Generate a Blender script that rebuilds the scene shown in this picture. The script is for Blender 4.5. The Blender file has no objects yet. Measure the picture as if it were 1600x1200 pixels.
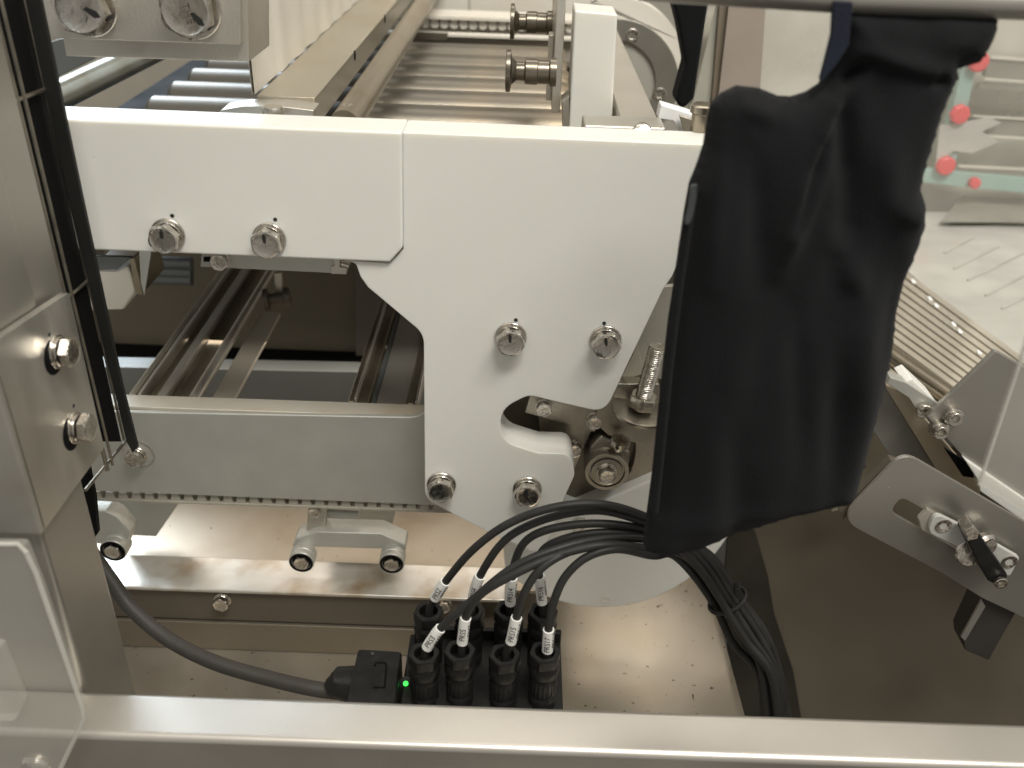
import bpy, bmesh, math, random
from mathutils import Vector, Matrix, geometry
random.seed(7)
S = bpy.context.scene
COL = S.collection
# ------------------------------------------------------------------ camera
W, H, F = 1600.0, 1200.0, 1440.0
PITCH, ROLL = math.radians(30.5), math.radians(2.0)
CAMP = Vector((0.0, -0.534, 0.315))
RM = (Matrix.Rotation(math.pi/2-PITCH, 3, 'X') @ Matrix.Rotation(ROLL, 3, 'Z'))
cam = bpy.data.objects.new('camera', bpy.data.cameras.new('camera'))
COL.objects.link(cam); S.camera = cam
cam.matrix_world = Matrix.Translation(CAMP) @ RM.to_4x4()
cam.data.sensor_width = 36.0; cam.data.lens = 36.0*F/W
cam.data.clip_start = 0.01; cam.data.clip_end = 50
cam.data.dof.use_dof = True; cam.data.dof.focus_distance = 0.62; cam.data.dof.aperture_fstop = 7.0
# ------------------------------------------------------------------ world, lamps, exposure
w = bpy.data.worlds.new('World'); S.world = w; w.use_nodes = True
nt = w.node_tree; nt.nodes.clear()
wo = nt.nodes.new('ShaderNodeOutputWorld'); bg = nt.nodes.new('ShaderNodeBackground')
tc = nt.nodes.new('ShaderNodeTexCoord'); sx = nt.nodes.new('ShaderNodeSeparateXYZ')
cr = nt.nodes.new('ShaderNodeValToRGB')
mr = nt.nodes.new('ShaderNodeMapRange'); mr.inputs[1].default_value = -1; mr.inputs[2].default_value = 1
nt.links.new(tc.outputs['Generated'], sx.inputs[0]); nt.links.new(sx.outputs[2], mr.inputs[0])
nt.links.new(mr.outputs[0], cr.inputs[0]); nt.links.new(cr.outputs[0], bg.inputs[0]); nt.links.new(bg.outputs[0], wo.inputs[0])
cr.color_ramp.elements[0].position = 0.25; cr.color_ramp.elements[0].color = (0.40, 0.382, 0.35, 1)
cr.color_ramp.elements[1].position = 0.85; cr.color_ramp.elements[1].color = (0.66, 0.64, 0.60, 1)
bg.inputs[1].default_value = 0.62
def lamp(name, loc, target, sx_, sy_, power, col):
    L = bpy.data.lights.new(name, 'AREA'); L.shape = 'RECTANGLE'; L.size = sx_; L.size_y = sy_
    L.energy = power; L.color = col
    o = bpy.data.objects.new(name, L); COL.objects.link(o); o.location = loc
    o.rotation_euler = (Vector(target)-Vector(loc)).to_track_quat('-Z', 'Y').to_euler(); return o
lamp('ceiling_lamp', (0.55, -0.95, 2.1), (0, 0, 0), 1.3, 0.35, 46, (1.0, 0.965, 0.89))
lamp('ceiling_lamp', (0.2, 0.9, 2.0), (0.1, 0.1, 0), 1.4, 0.5, 7, (1.0, 0.94, 0.84))
lamp('window_lamp', (-1.0, 1.4, 1.0), (-0.25, 0.25, 0.1), 0.9, 0.7, 24.0, (0.74, 0.87, 1.0))
lamp('pan_fill', (-0.12, 0.21, -0.085), (-0.12, 0.15, -0.22), 0.7, 0.07, 0.33, (1.0, 0.90, 0.78))  # added fill light inside the machine to brighten the pan, not a real lamp
S.view_settings.view_transform = 'Standard'; S.view_settings.look = 'None'
S.view_settings.exposure = 0.30; S.view_settings.gamma = 1.0
S.render.engine = 'CYCLES'
# ------------------------------------------------------------------ picking points in space
def ray(px, py):
    return (RM @ Vector(((px-W/2)/F, -(py-H/2)/F, -1.0)))
def P(px, py, pl):
    """the point of the real plane pl seen in direction (px,py). pl = ('Y',v) etc or (point,normal)"""
    d = ray(px, py)
    if isinstance(pl[0], str):
        i = 'XYZ'.index(pl[0]); t = (pl[1]-CAMP[i])/d[i]
    else:
        t = (pl[0]-CAMP).dot(pl[1])/d.dot(pl[1])
    return CAMP + d*t
def Yp(px, py, y): return P(px, py, ('Y', y))
def Zp(px, py, z): return P(px, py, ('Z', z))
def Xp(px, py, x): return P(px, py, ('X', x))
def arc(pts, default=0, n=6):
    """2-D polygon with rounded corners; a point may carry a radius"""
    out = []; N = len(pts)
    for i, p in enumerate(pts):
        r = p[2] if len(p) > 2 else default
        a = Vector(pts[i-1][:2]); b = Vector(p[:2]); c = Vector(pts[(i+1) % N][:2])
        if r <= 0: out.append(b); continue
        u = (a-b); v = (c-b); lu, lv = u.length, v.length
        u.normalize(); v.normalize(); ang = u.angle(v); d = min(r/math.tan(ang/2), lu*.49, lv*.49)
        s = b+u*d; e = b+v*d
        for k in range(n+1):
            t = k/n; out.append(s*(1-t)**2 + b*2*t*(1-t) + e*t*t)
    return out
def RP(pts, pl, default=0, n=6): return [P(q.x, q.y, pl) for q in arc(pts, default, n)]
# ------------------------------------------------------------------ materials
MATS = {}
def mat(name, col, rough=.5, metal=0.0, var=.12, vscale=20, bump=.0, bscale=300, stain=None, stain_amt=.0, stain_scale=9,
        stretch=(1,1,1), speck=None, speck_scale=120, speck_t=.72, sheen=0, alpha=1, coat=0, rvar=.1, sss=0, emit=None, spec=.5, trans=0):
    if name in MATS: return MATS[name]
    m = bpy.data.materials.new(name); m.use_nodes = True; MATS[name] = m
    n = m.node_tree.nodes; l = m.node_tree.links; b = n['Principled BSDF']
    t = n.new('ShaderNodeTexCoord'); mp = n.new('ShaderNodeMapping'); l.new(t.outputs['Object'], mp.inputs[0])
    mp.inputs['Scale'].default_value = stretch
    def noise(sc, det=4, src=mp):
        x = n.new('ShaderNodeTexNoise'); x.inputs['Scale'].default_value = sc; x.inputs['Detail'].default_value = det
        l.new(src.outputs[0 if src is mp else 'Object'], x.inputs['Vector']); return x
    n1 = noise(vscale)
    def ramp(src, p0, p1, c0, c1):
        r = n.new('ShaderNodeValToRGB'); r.color_ramp.elements[0].position = p0; r.color_ramp.elements[1].position = p1
        r.color_ramp.elements[0].color = c0; r.color_ramp.elements[1].color = c1; l.new(src, r.inputs[0]); return r
    c = Vector(col)
    lo = tuple(max(0, x*(1-var)) for x in c)+(1,); hi = tuple(min(1, x*(1+var)) for x in c)+(1,)
    cur = ramp(n1.outputs[0], .3, .7, lo, hi).outputs[0]
    def mix(f, a, colr):
        x = n.new('ShaderNodeMix'); x.data_type = 'RGBA'; l.new(f, x.inputs[0]); l.new(a, x.inputs[6]); x.inputs[7].default_value = tuple(colr)+(1,)
        return x.outputs[2]
    if stain:
        ns = noise(stain_scale, 6, t); r = ramp(ns.outputs[0], .48, .72, (0,0,0,1), (stain_amt,)*3+(1,))
        cur = mix(r.outputs[0], cur, stain)
    if speck:
        vo = noise(speck_scale, 2, t); r = ramp(vo.outputs[0], speck_t, speck_t+.02, (0,0,0,1), (1,1,1,1))
        cur = mix(r.outputs[0], cur, speck)
    l.new(cur, b.inputs['Base Color'])
    b.inputs['Metallic'].default_value = metal
    rr = n.new('ShaderNodeMapRange'); l.new(n1.outputs[0], rr.inputs[0]); rr.inputs[1].default_value = .3; rr.inputs[2].default_value = .7
    rr.inputs[3].default_value = max(0.02, rough-rvar*rough); rr.inputs[4].default_value = min(1, rough+rvar*rough)
    l.new(rr.outputs[0], b.inputs['Roughness'])
    if bump:
        nb = noise(bscale, 3); bp = n.new('ShaderNodeBump'); bp.inputs['Strength'].default_value = bump; bp.inputs['Distance'].default_value = .0006
        l.new(nb.outputs[0], bp.inputs['Height']); l.new(bp.outputs[0], b.inputs['Normal'])
    b.inputs['Specular IOR Level'].default_value = spec
    if sheen: b.inputs['Sheen Weight'].default_value = sheen; b.inputs['Sheen Roughness'].default_value = .6
    if coat: b.inputs['Coat Weight'].default_value = coat
    if alpha < 1: b.inputs['Alpha'].default_value = alpha
    if trans: b.inputs['Transmission Weight'].default_value = trans
    if sss:
        b.inputs['Subsurface Weight'].default_value = sss; b.inputs['Subsurface Radius'].default_value = (1,.8,.6); b.inputs['Subsurface Scale'].default_value = .006
    if emit: b.inputs['Emission Color'].default_value = tuple(emit)+(1,); b.inputs['Emission Strength'].default_value = 1.3
    return m
HDPE = mat('white_hdpe', (.76,.75,.70), .36, var=.025, vscale=6, bump=.12, bscale=90, sss=.5, speck=(.30,.26,.20), speck_scale=170, speck_t=.80)
HDPE2 = mat('white_plastic_far', (.78,.74,.66), .5, var=.04, vscale=8, stain=(.5,.42,.28), stain_amt=.35, stain_scale=7)
RAILM = mat('rail_satin', (.56,.525,.475), .40, .85, var=.05, vscale=14, bump=.10, bscale=1200, speck=(.8,.76,.68), speck_scale=330, speck_t=.79)
STEEL = mat('stainless_satin', (.40,.38,.34), .40, .8, var=.05, vscale=14, bump=.10, bscale=1200, rvar=.15, speck=(.8,.76,.68), speck_scale=330, speck_t=.79)
STEELB = mat('stainless_brushed', (.56,.535,.485), .38, .85, var=.06, vscale=12, bump=.12, bscale=400, stretch=(1,5,1), rvar=.25, stain=(.30,.25,.18), stain_amt=.5)
STEELX = mat('stainless_drawn', (.66,.63,.575), .34, .7, var=.04, vscale=20, bump=.1, bscale=300, stretch=(.6,4,4), rvar=.2, stain=(.33,.22,.10), stain_amt=.75, stain_scale=26)
TRAY = mat('stainless_tray', (.40,.36,.30), .42, .8, var=.10, vscale=10, bump=.08, bscale=700, rvar=.3, stain=(.36,.29,.20), stain_amt=.6, stain_scale=14, speck=(.06,.05,.035), speck_scale=230, speck_t=.705)
BLAST = mat('bead_blasted_aluminium', (.50,.495,.45), .50, .6, var=.04, vscale=30, bump=.3, bscale=1400, rvar=.08, speck=(.62,.6,.55), speck_scale=600, speck_t=.74)
BOLT = mat('bolt_steel', (.66,.62,.56), .26, 1, var=.2, vscale=160, bump=.7, bscale=260, rvar=.4, stain=(.22,.18,.13), stain_amt=.45, stain_scale=90)
ALU = mat('aluminium_block', (.60,.57,.51), .42, .8, var=.06, vscale=30, bump=.3, bscale=600, stain=(.45,.40,.33), stain_amt=.4, stain_scale=20)
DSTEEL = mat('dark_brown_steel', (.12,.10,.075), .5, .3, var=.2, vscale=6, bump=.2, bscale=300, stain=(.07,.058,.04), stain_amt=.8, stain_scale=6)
DSTEEL2 = mat('shop_floor_dark', (.035,.030,.022), .7, 0, var=.3, vscale=6)
BLACKP = mat('black_plastic', (.011,.0108,.0102), .42, spec=.35, var=.3, vscale=90, bump=.35, bscale=700, speck=(.09,.085,.075), speck_scale=420, speck_t=.78)
RUBBER = mat('black_rubber', (.018,.0175,.016), .5, spec=.4, var=.25, vscale=60, bump=.25, bscale=600, speck=(.06,.055,.05), speck_scale=500, speck_t=.78)
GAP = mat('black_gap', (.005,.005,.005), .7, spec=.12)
CLOTH = mat('black_cloth', (.0065,.0069,.0078), .9, var=.25, vscale=25, bump=.9, bscale=1300, sheen=.04, spec=.12, speck=(.03,.03,.028), speck_scale=420, speck_t=.79)
CLOTHN = mat('navy_cloth', (.012,.015,.027), .9, var=.2, vscale=25, bump=.9, bscale=1300, sheen=.08, spec=.15)
SLEEVE = mat('white_sleeve', (.80,.79,.75), .45, var=.04, vscale=200)
INK = mat('ink', (.015,.014,.013), .5)
TAN = mat('tan_bar', (.45,.41,.33), .30, .6, var=.12, vscale=10, bump=.2, bscale=300, stretch=(1,.6,1), stain=(.40,.31,.18), stain_amt=.5, stain_scale=16)
RODM = mat('worn_rod', (.38,.335,.265), .30, 1, var=.12, vscale=18, bump=.1, bscale=500, stretch=(1,.4,1), stain=(.30,.22,.13), stain_amt=.6, stain_scale=16)
PAN = mat('pan_steel', (.44,.385,.31), .42, .8, var=.10, vscale=10, bump=.08, bscale=700, stain=(.34,.27,.19), stain_amt=.7, stain_scale=12, speck=(.10,.075,.045), speck_scale=150, speck_t=.735)
ROLL_ = mat('roller_steel', (.16,.145,.12), .38, .6, var=.14, vscale=12, bump=.2, bscale=300, stretch=(.5,4,4), stain=(.30,.23,.14), stain_amt=.6, stain_scale=8)
BELT = mat('belt_grey', (.36,.34,.28), .55, 0, var=.15, vscale=60, stain=(.12,.10,.07), stain_amt=.5, stain_scale=60)
PLEXI = mat('clear_acrylic', (.62,.60,.54), .12, alpha=.20, var=.1, vscale=10, speck=(.9,.88,.82), speck_scale=260, speck_t=.75)
PEDGE = mat('acrylic_edge', (.70,.68,.62), .25, alpha=.5, var=.06)
FILM = mat('wrinkled_film', (.66,.63,.55), .28, .25, var=.12, vscale=9, bump=1.0, bscale=24, stretch=(1,.35,1), stain=(.86,.83,.74), stain_amt=.8, stain_scale=10, coat=.4)
WIRE = mat('tray_wire', (.30,.27,.22), .35, .9, var=.3, vscale=60)
WALLM = mat('hall_wall', (.50,.46,.38), .7, var=.12, vscale=3)
TEAL = mat('teal_frame', (.36,.52,.47), .5, var=.06)
RED = mat('red_clip', (.80,.08,.09), .45, var=.08)
GREYSL = mat('grey_slat', (.28,.27,.23), .5, var=.15)
LEDM = mat('green_led', (.1,.9,.2), .3, emit=(.05,1.0,.08))
# ------------------------------------------------------------------ objects
ORG = {}
def T(name, label, cat, loc=(0,0,0), group=None):
    o = bpy.data.objects.new(name, None); COL.objects.link(o); o.location = loc; o.empty_display_size = .01
    o['label'] = label; o['category'] = cat
    if group: o['group'] = group
    ORG[o] = Vector(loc); return o
def tag(o, label, cat, group=None):
    o['label'] = label; o['category'] = cat
    if group: o['group'] = group
    return o
def struct(o): o['kind'] = 'structure'; return o
def link(name, me, m, parent, org):
    if m is not None and not me.materials: me.materials.append(m)
    o = bpy.data.objects.new(name, me); COL.objects.link(o)
    if parent: o.parent = parent; o.location = org-ORG[parent]
    else: o.location = org
    ORG[o] = Vector(org); return o
def build(name, bm, m, parent=None, smooth=35, bevel=0, seg=2, recalc=True, org=None):
    if recalc: bmesh.ops.recalc_face_normals(bm, faces=bm.faces)
    vs = [v.co.copy() for v in bm.verts]
    if org is None:
        org = Vector([ (min(v[i] for v in vs)+max(v[i] for v in vs))/2 for i in range(3)])
    for v in bm.verts: v.co -= org
    if smooth:
        a = math.radians(smooth)
        for f in bm.faces: f.smooth = True
        for e in bm.edges:
            if len(e.link_faces) == 2 and e.calc_face_angle(0) > a: e.smooth = False
    me = bpy.data.meshes.new(name); bm.to_mesh(me); bm.free()
    o = link(name, me, m, parent, org)
    if bevel:
        md = o.modifiers.new('edge', 'BEVEL'); md.width = bevel; md.segments = seg; md.limit_method = 'ANGLE'
        md.angle_limit = math.radians(32); md.harden_normals = True
    return o
def add_prism(bm, pts, vec, hole=None):
    a = [bm.verts.new(p) for p in pts]; b = [bm.verts.new(p+vec) for p in pts]
    n = len(pts)
    bm.faces.new(a); bm.faces.new(b[::-1])
    for i in range(n): bm.faces.new((a[i], b[i], b[(i+1) % n], a[(i+1) % n]))
def solid(name, pts, vec, m, parent=None, bevel=.0006, seg=2, smooth=35):
    bm = bmesh.new(); add_prism(bm, pts, Vector(vec)); bmesh.ops.remove_doubles(bm, verts=bm.verts, dist=1e-6)
    return build(name, bm, m, parent, smooth, bevel, seg)
def add_box(bm, lo, hi):
    lo = Vector(lo); hi = Vector(hi)
    add_prism(bm, [Vector((lo.x,lo.y,lo.z)), Vector((hi.x,lo.y,lo.z)), Vector((hi.x,lo.y,hi.z)), Vector((lo.x,lo.y,hi.z))], Vector((0,hi.y-lo.y,0)))
def box(name, lo, hi, m, parent=None, bevel=.0006, seg=2):
    bm = bmesh.new(); add_box(bm, lo, hi); return build(name, bm, m, parent, 35, bevel, seg)
def frame_of(d):
    d = d.normalized(); a = Vector((0,0,1)) if abs(d.z) < .9 else Vector((1,0,0))
    u = d.cross(a).normalized(); return u, d.cross(u).normalized()
def add_tube(bm, path, rads, seg=14, cap=True):
    n = len(path)
    if not hasattr(rads, '__len__'): rads = [rads]*n
    rings = []; u = None
    for i, p in enumerate(path):
        d = (path[min(i+1, n-1)]-path[max(i-1, 0)]).normalized()
        if u is None: u, v = frame_of(d)
        else:
            u = (u-d*u.dot(d)).normalized(); v = d.cross(u)
        rings.append([bm.verts.new(p+(u*math.cos(2*math.pi*k/seg)+v*math.sin(2*math.pi*k/seg))*rads[i]) for k in range(seg)])
    for a, b in zip(rings, rings[1:]):
        for k in range(seg): bm.faces.new((a[k], a[(k+1) % seg], b[(k+1) % seg], b[k]))
    if cap: bm.faces.new(rings[0]); bm.faces.new(rings[-1][::-1])
def tube(name, path, r, m, parent=None, seg=14, smooth=40):
    bm = bmesh.new(); add_tube(bm, path, r, seg); return build(name, bm, m, parent, smooth)
def spline(pts, n=10):
    out = []; q = [pts[0]*2-pts[1]]+pts+[pts[-1]*2-pts[-2]]
    for i in range(1, len(q)-2):
        p0, p1, p2, p3 = q[i-1:i+3]
        for k in range(n):
            t = k/n
            out.append(.5*((2*p1)+(p2-p0)*t+(2*p0-5*p1+4*p2-p3)*t*t+(3*p1-p0-3*p2+p3)*t**3))
    out.append(pts[-1]); return out
def lathe(name, prof, m, parent=None, org=Vector((0,0,0)), axis=Vector((0,0,1)), seg=28, smooth=35, hexn=None):
    """prof: list of (radius, height along axis, hex?)"""
    bm = bmesh.new(); u, v = frame_of(axis); ax = axis.normalized(); rings = []
    for pr in prof:
        r, h = pr[0], pr[1]; hx = len(pr) > 2 and pr[2]
        ring = []
        for k in range(seg):
            a = 2*math.pi*k/seg; rr = r
            if hx:
                aa = (a+.3) % (math.pi/3)-math.pi/6; rr = min(r, hx/math.cos(aa))
            ring.append(bm.verts.new(org+ax*h+(u*math.cos(a)+v*math.sin(a))*max(rr, 1e-5)))
        rings.append(ring)
    for a, b in zip(rings, rings[1:]):
        for k in range(seg): bm.faces.new((a[k], a[(k+1) % seg], b[(k+1) % seg], b[k]))
    bm.faces.new(rings[0]); bm.faces.new(rings[-1][::-1])
    return build(name, bm, m, parent, smooth)
# ------------------------------------------------------------------ bolts (local axis: head towards -Y)
def lathe_mesh(name, prof, m, seg=36, jitter=0):
    bm = bmesh.new(); rings = []
    for pr in prof:
        r, h = pr[0], pr[1]; hx = pr[2] if len(pr) > 2 else 0; ring = []
        for k in range(seg):
            a = 2*math.pi*k/seg; rr = r
            if hx: rr = min(r, hx/math.cos((a % (math.pi/3))-math.pi/6))
            ring.append(bm.verts.new((max(rr,1e-5)*math.cos(a), -h, max(rr,1e-5)*math.sin(a))))
        rings.append(ring)
    for a, b in zip(rings, rings[1:]):
        for k in range(seg): bm.faces.new((a[k], a[(k+1) % seg], b[(k+1) % seg], b[k]))
    bm.faces.new(rings[0]); bm.faces.new(rings[-1][::-1])
    bmesh.ops.recalc_face_normals(bm, faces=bm.faces)
    for f in bm.faces: f.smooth = True
    for e in bm.edges:
        if len(e.link_faces) == 2 and e.calc_face_angle(0) > math.radians(24): e.smooth = False
    me = bpy.data.meshes.new(name); bm.to_mesh(me); bm.free(); me.materials.append(m); return me
A = .0084   # half across flats of the standard bolt
ME_HEX = lathe_mesh('hex_bolt', [(.004,0),(A*1.155,.0015,A*.985),(A*1.155,.0058,A),(A*1.06,.0068,A),(A*.93,.0071),(A*.88,.0069),(A*.5,.0068)], BOLT)
ME_WASH = lathe_mesh('washer', [(.0105,-.0005),(.0105,.0012),(.0102,.0016),(.005,.0016)], BOLT)
ME_SPR = lathe_mesh('spring_washer', [(.0088,.0014),(.0091,.0018),(.0091,.0034),(.0088,.0038),(.004,.0038)], BOLT)
def mark_mesh():
    bm = bmesh.new()
    add_prism(bm, [Vector((x, -.0038-.0072, z)) for x, z in ((-.0008,.0015),(.0006,.001),(.0012,.0052),(-.0002,.0072),(-.0012,.005))], Vector((0,.0004,0)))
    add_prism(bm, [Vector((x, -.0075-.0005, z)) for x, z in ((-.0012,.0078),(.0009,.0079),(.0009,.0086),(-.0012,.0086))], Vector((0,.004,0)))
    bmesh.ops.recalc_face_normals(bm, faces=bm.faces)
    me = bpy.data.meshes.new('torque_mark'); bm.to_mesh(me); bm.free(); me.materials.append(INK); return me
ME_MARK = mark_mesh()
ME_SOCK = lathe_mesh('socket_screw', [(.0065,0),(.0068,.004),(.0062,.0046),(.0038,.0046),(.0036,.0044,.0032),(.0035,.0015,.0031),(.0005,.0012)], BOLT)
ME_FLAT = lathe_mesh('flat_screw', [(.0062,-.001),(.0062,.0003),(.0058,.0005),(.0034,.0003),(.0032,0,.0028),(.0030,-.001,.0027),(.0005,-.001)], BOLT)
ME_DOT = lathe_mesh('drill_mark', [(.0011,-.001),(.0011,.0002),(.0008,.0003)], INK, seg=12)
def put(name, me, parent, loc, rot=(0,0,0), sc=1):
    o = bpy.data.objects.new(name, me); COL.objects.link(o); o.parent = parent
    o.location = Vector(loc)-ORG[parent]; o.rotation_euler = rot; o.scale = (sc,)*3
    ORG[o] = Vector(loc); return o
def child(name, me, parent, rot=(0,0,0), loc=(0,0,0)):
    o = bpy.data.objects.new(name, me); COL.objects.link(o); o.parent = parent; o.location = loc; o.rotation_euler = rot; return o
def hexbolt(parent, loc, rot=(0,0,0), sc=1.0, spin=None, mark=True, stack=True, washer=True):
    """hex_bolt > washer, spring_washer, torque_mark. The head turns by spin about its own axis"""
    spin = random.uniform(0, 1.05) if spin is None else spin
    e = Matrix.Rotation(0, 3, 'X'); R = (Matrix.Rotation(rot[2],3,'Z') @ Matrix.Rotation(rot[1],3,'Y') @ Matrix.Rotation(rot[0],3,'X'))
    off = .0038 if stack else (.0016 if washer else 0)
    o = bpy.data.objects.new('hex_bolt', ME_HEX); COL.objects.link(o); o.parent = parent
    Rs = R @ Matrix.Rotation(spin, 3, 'Y')
    lc = Vector(loc)+R @ Vector((0,-off*sc,0))
    o.location = lc-ORG[parent]; o.rotation_euler = Rs.to_euler(); o.scale = (sc,)*3; ORG[o] = lc
    if washer: child('washer', ME_WASH, o, loc=(0, off, 0))
    if stack: child('spring_washer', ME_SPR, o, loc=(0, off, 0))
    if mark: c = child('torque_mark', ME_MARK, o, rot=(0,-spin+random.uniform(-.25,.25),0), loc=(0, off, 0))
    return o
RX = (0, 0, math.pi/2)     # turns a -Y bolt towards +X
# ================================================================== THE SETTING
struct(box('back_wall', (-3, 2.6, -1.5), (4, 2.7, 3), WALLM))
struct(box('floor', (-3, -1.5, -1.0), (4, 2.6, -.95), DSTEEL2))
# ================================================================== WHITE SIDE PLATES
TH = .028
t = T('shaped_side_plate', 'large white plastic side plate with a hooked slot and four bolts, beside the black bag', 'machine plate', Yp(800,830,0))
pts = RP([(629,207),(1130,227),(1090,340),(1050,432,20),(1036,452,10),(966,600),(945,645,34),(862,626),(826,617,30),(781,640,40),(783,690,44),(842,708),(892,709,22),(898,742,14),(878,786),(860,838),(840,866,20),(768,834),(664,780,26),(662,522,36),(575,449,18),(563,432),(556,412,10),(540,404)], ('Y',0))
pts += RP([(575,404)], ('Y',0))
# the polygon above ends under the left plate; close along the seam
pts = RP([(629,207),(1130,227),(1090,340),(1050,432,20),(1036,452,10),(966,600),(945,645,34),(862,626),(826,617,30),(781,640,40),(783,690,44),(842,708),(892,709,22),(898,742,14),(878,786),(860,838),(840,866,20),(768,834),(664,780,26),(662,522,36),(575,449,18),(563,432),(556,412,10),(540,407),(608,412),(630,390)], ('Y',0))
solid('plate_body', pts, (0,TH,0), HDPE, t, bevel=.0034, seg=4)
for i, (x, y) in enumerate(((798,526),(946,531),(690,756),(824,763))): hexbolt(t, Yp(x, y, 0), spin=(.2,.0,.35,.1)[i])
for x, y in ((806,500),(944,505)): put('drill_mark', ME_DOT, t, Yp(x, y, 0), sc=1.15)
t = T('long_side_plate', 'long white plastic side plate with two bolts, left of the vertical seam', 'machine plate', Yp(380,400,0))
pts = RP([(60,185),(628,207),(629,388),(609,410,4),(80,388)], ('Y',-.003))
solid('plate_body', pts, (0,TH+.002,0), HDPE, t, bevel=.0034, seg=4)
for x, y, s in ((263,366,.8),(421,373,.45)): hexbolt(t, Yp(x, y, -.003), spin=s)
for x, y in ((269,337),(430,343)): put('drill_mark', ME_DOT, t, Yp(x, y, -.003), sc=1.15)
# white end disc below
cx, cy, r = 940, 718, 232
pp = [(cx+r*math.cos(a), cy+r*math.sin(a)) for a in [math.radians(v) for v in range(-8, 128, 4)]]
pp += [(790,900),(780,800),(850,780),(900,800)]
t = T('end_disc', 'white plastic rounded end plate low behind the arched black cables', 'machine plate', Yp(940,945,.03))
o = solid('disc_body', [Yp(x, y, .032) for x, y in pp], (0,.02,0), HDPE, t, bevel=.002)
put('screw_hole', lathe_mesh('screw_hole', [(.003,-.001),(.003,.0003),(.002,.0003),(.0018,-.003)], HDPE2, 16), t, Yp(947,936,.032), sc=1.3)
# ================================================================== FRAME: bottom tube, post, bracket
yb = -.17; zt = Yp(800,1101,yb).z; yf = Zp(800,1172,zt).y
t = T('frame_rail', 'satin stainless square rail across the bottom of the view', 'frame rail', (0,(yb+yf)/2,zt-.04))
box('rail_tube', (-.75,yf,zt-.045), (.75,yb,zt), RAILM, t, bevel=.0042, seg=4)
hb = put('dome_screw', lathe_mesh('dome_screw', [(.0085,0),(.0085,.001),(.007,.0032),(.004,.0042),(.002,.0043)], BOLT), t, Yp(57,1196,yf))
xc = Yp(132,1075,yb).x                                   # right face of the post
ypb = Xp(215,1077,xc).y
t = T('frame_post', 'satin stainless upright post at the left edge of the view', 'frame post', (xc-.03,yb,zt))
pq = [Vector((xc, yb, 0)), Vector((xc, ypb, 0)), Vector((xc-.06, ypb, 0)), Vector((xc-.06, yb, 0))]
solid('post_tube', [v+Vector((0,0,-.3)) for v in pq], (0,0,.9), STEEL, t, bevel=.005, seg=4)
# bracket plate on the post
t = T('bracket_plate', 'brushed steel bracket plate with two hex bolts on the left post', 'bracket', Xp(90,650,xc))
xb = xc+.001
bp = RP([(-60,575),(0,528),(108,456,4),(163,700,10),(62,838,30),(-60,838)], ('X', xb+.004))
bp = [Vector((p.x, max(p.y, yb-.001), p.z)) for p in bp]
lo_z = min(p.z for p in bp)
solid('side_leaf', bp, (-.004,0,0), STEELB, t, bevel=.0008)
box('front_leaf', (xc-.09, yb-.0052, lo_z), (xb+.004, yb-.0012, max(p.z for p in bp)+.05), STEELB, t, bevel=.0036, seg=4)
o = solid('machine_panel', [Xp(x, y, xc-.003) for x, y in ((-60,-30),(-20,-30),(-13,-8),(100,462),(100,560),(-60,560))], (-.002,0,0), STEEL, None); tag(o, 'smooth grey metal panel above the steel bracket at the left edge', 'panel')
bolts_at = [Xp(88,549,xb+.004), Xp(116,668,xb+.004)]
for i, p in enumerate(bolts_at): hexbolt(t, p, rot=RX, sc=.86, spin=.3+i*.5, mark=False)
ME_HOLE = lathe_mesh('bolt_hole', [(.0105,-.002),(.0105,.0002),(.0098,.0003)], GAP, 24)
for p in bolts_at: put('bolt_hole', ME_HOLE, t, p+Vector((0,-.004,-.001)), rot=RX, sc=.9)
for x, y in ((77,523),(115,634)): put('drill_mark', ME_DOT, t, Xp(x, y, xb+.004), rot=RX)
# ================================================================== BLACK STRIP AND WIRE TRAY
y2 = -.035
xw = Yp(104,300,y2).x
def xline(a, b, n=2):            # points of a wire in the plane X = xw
    return [Xp(a[0]+(b[0]-a[0])*k/(n-1), a[1]+(b[1]-a[1])*k/(n-1), xw) for k in range(n)]
w2 = xline((36,-10),(194,688)); w1 = xline((-12,0),(168,735))
t = T('cable_tray', 'thin wire cable tray running up beside the left post', 'cable tray', w2[1])
tube('wire', w2, .0008, WIRE, t, 10); tube('wire', w1, .0013, WIRE, t, 10); 
tube('wire', [p+Vector((.001,.006,0)) for p in w1], .0009, WIRE, t, 10)
for a, b in (((22,158),(74,138)),((100,470),(139,437)),((133,766),(196,690))):
    tube('cross_wire', xline(a, b), .0011, WIRE, t, 10)
t = T('black_strip', 'long black angled strip hanging in the wire tray, left of the white plate', 'strip', w2[1])
q = [Xp(x, y, xw-.002) for x, y in ((-8,-10),(36,-10),(190,690),(163,690))]
solid('strip_web', q, (-.002,0,0), GAP, t, bevel=.0003)
yk = y2
q = [Yp(x, y, yk) for x, y in ((36,-12),(61,-12),(126,300),(190,600),(215,700,),(207,708),(197,690),(104,300))]
solid('strip_flange', q, (0,.003,0), mat('strip_black', (.014,.014,.013), .55, spec=.3), t, bevel=.0005)
t = T('black_hose', 'black flat hose end showing beside the post below the bracket plate', 'hose')
ORG[t] = Vector((0,0,0))
solid('hose_body', [Yp(x, y, -.03) for x, y in ((118,700),(135,722),(147,780),(152,835),(140,850),(110,800))], (0,.006,0), GAP, t, bevel=.001)
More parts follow.
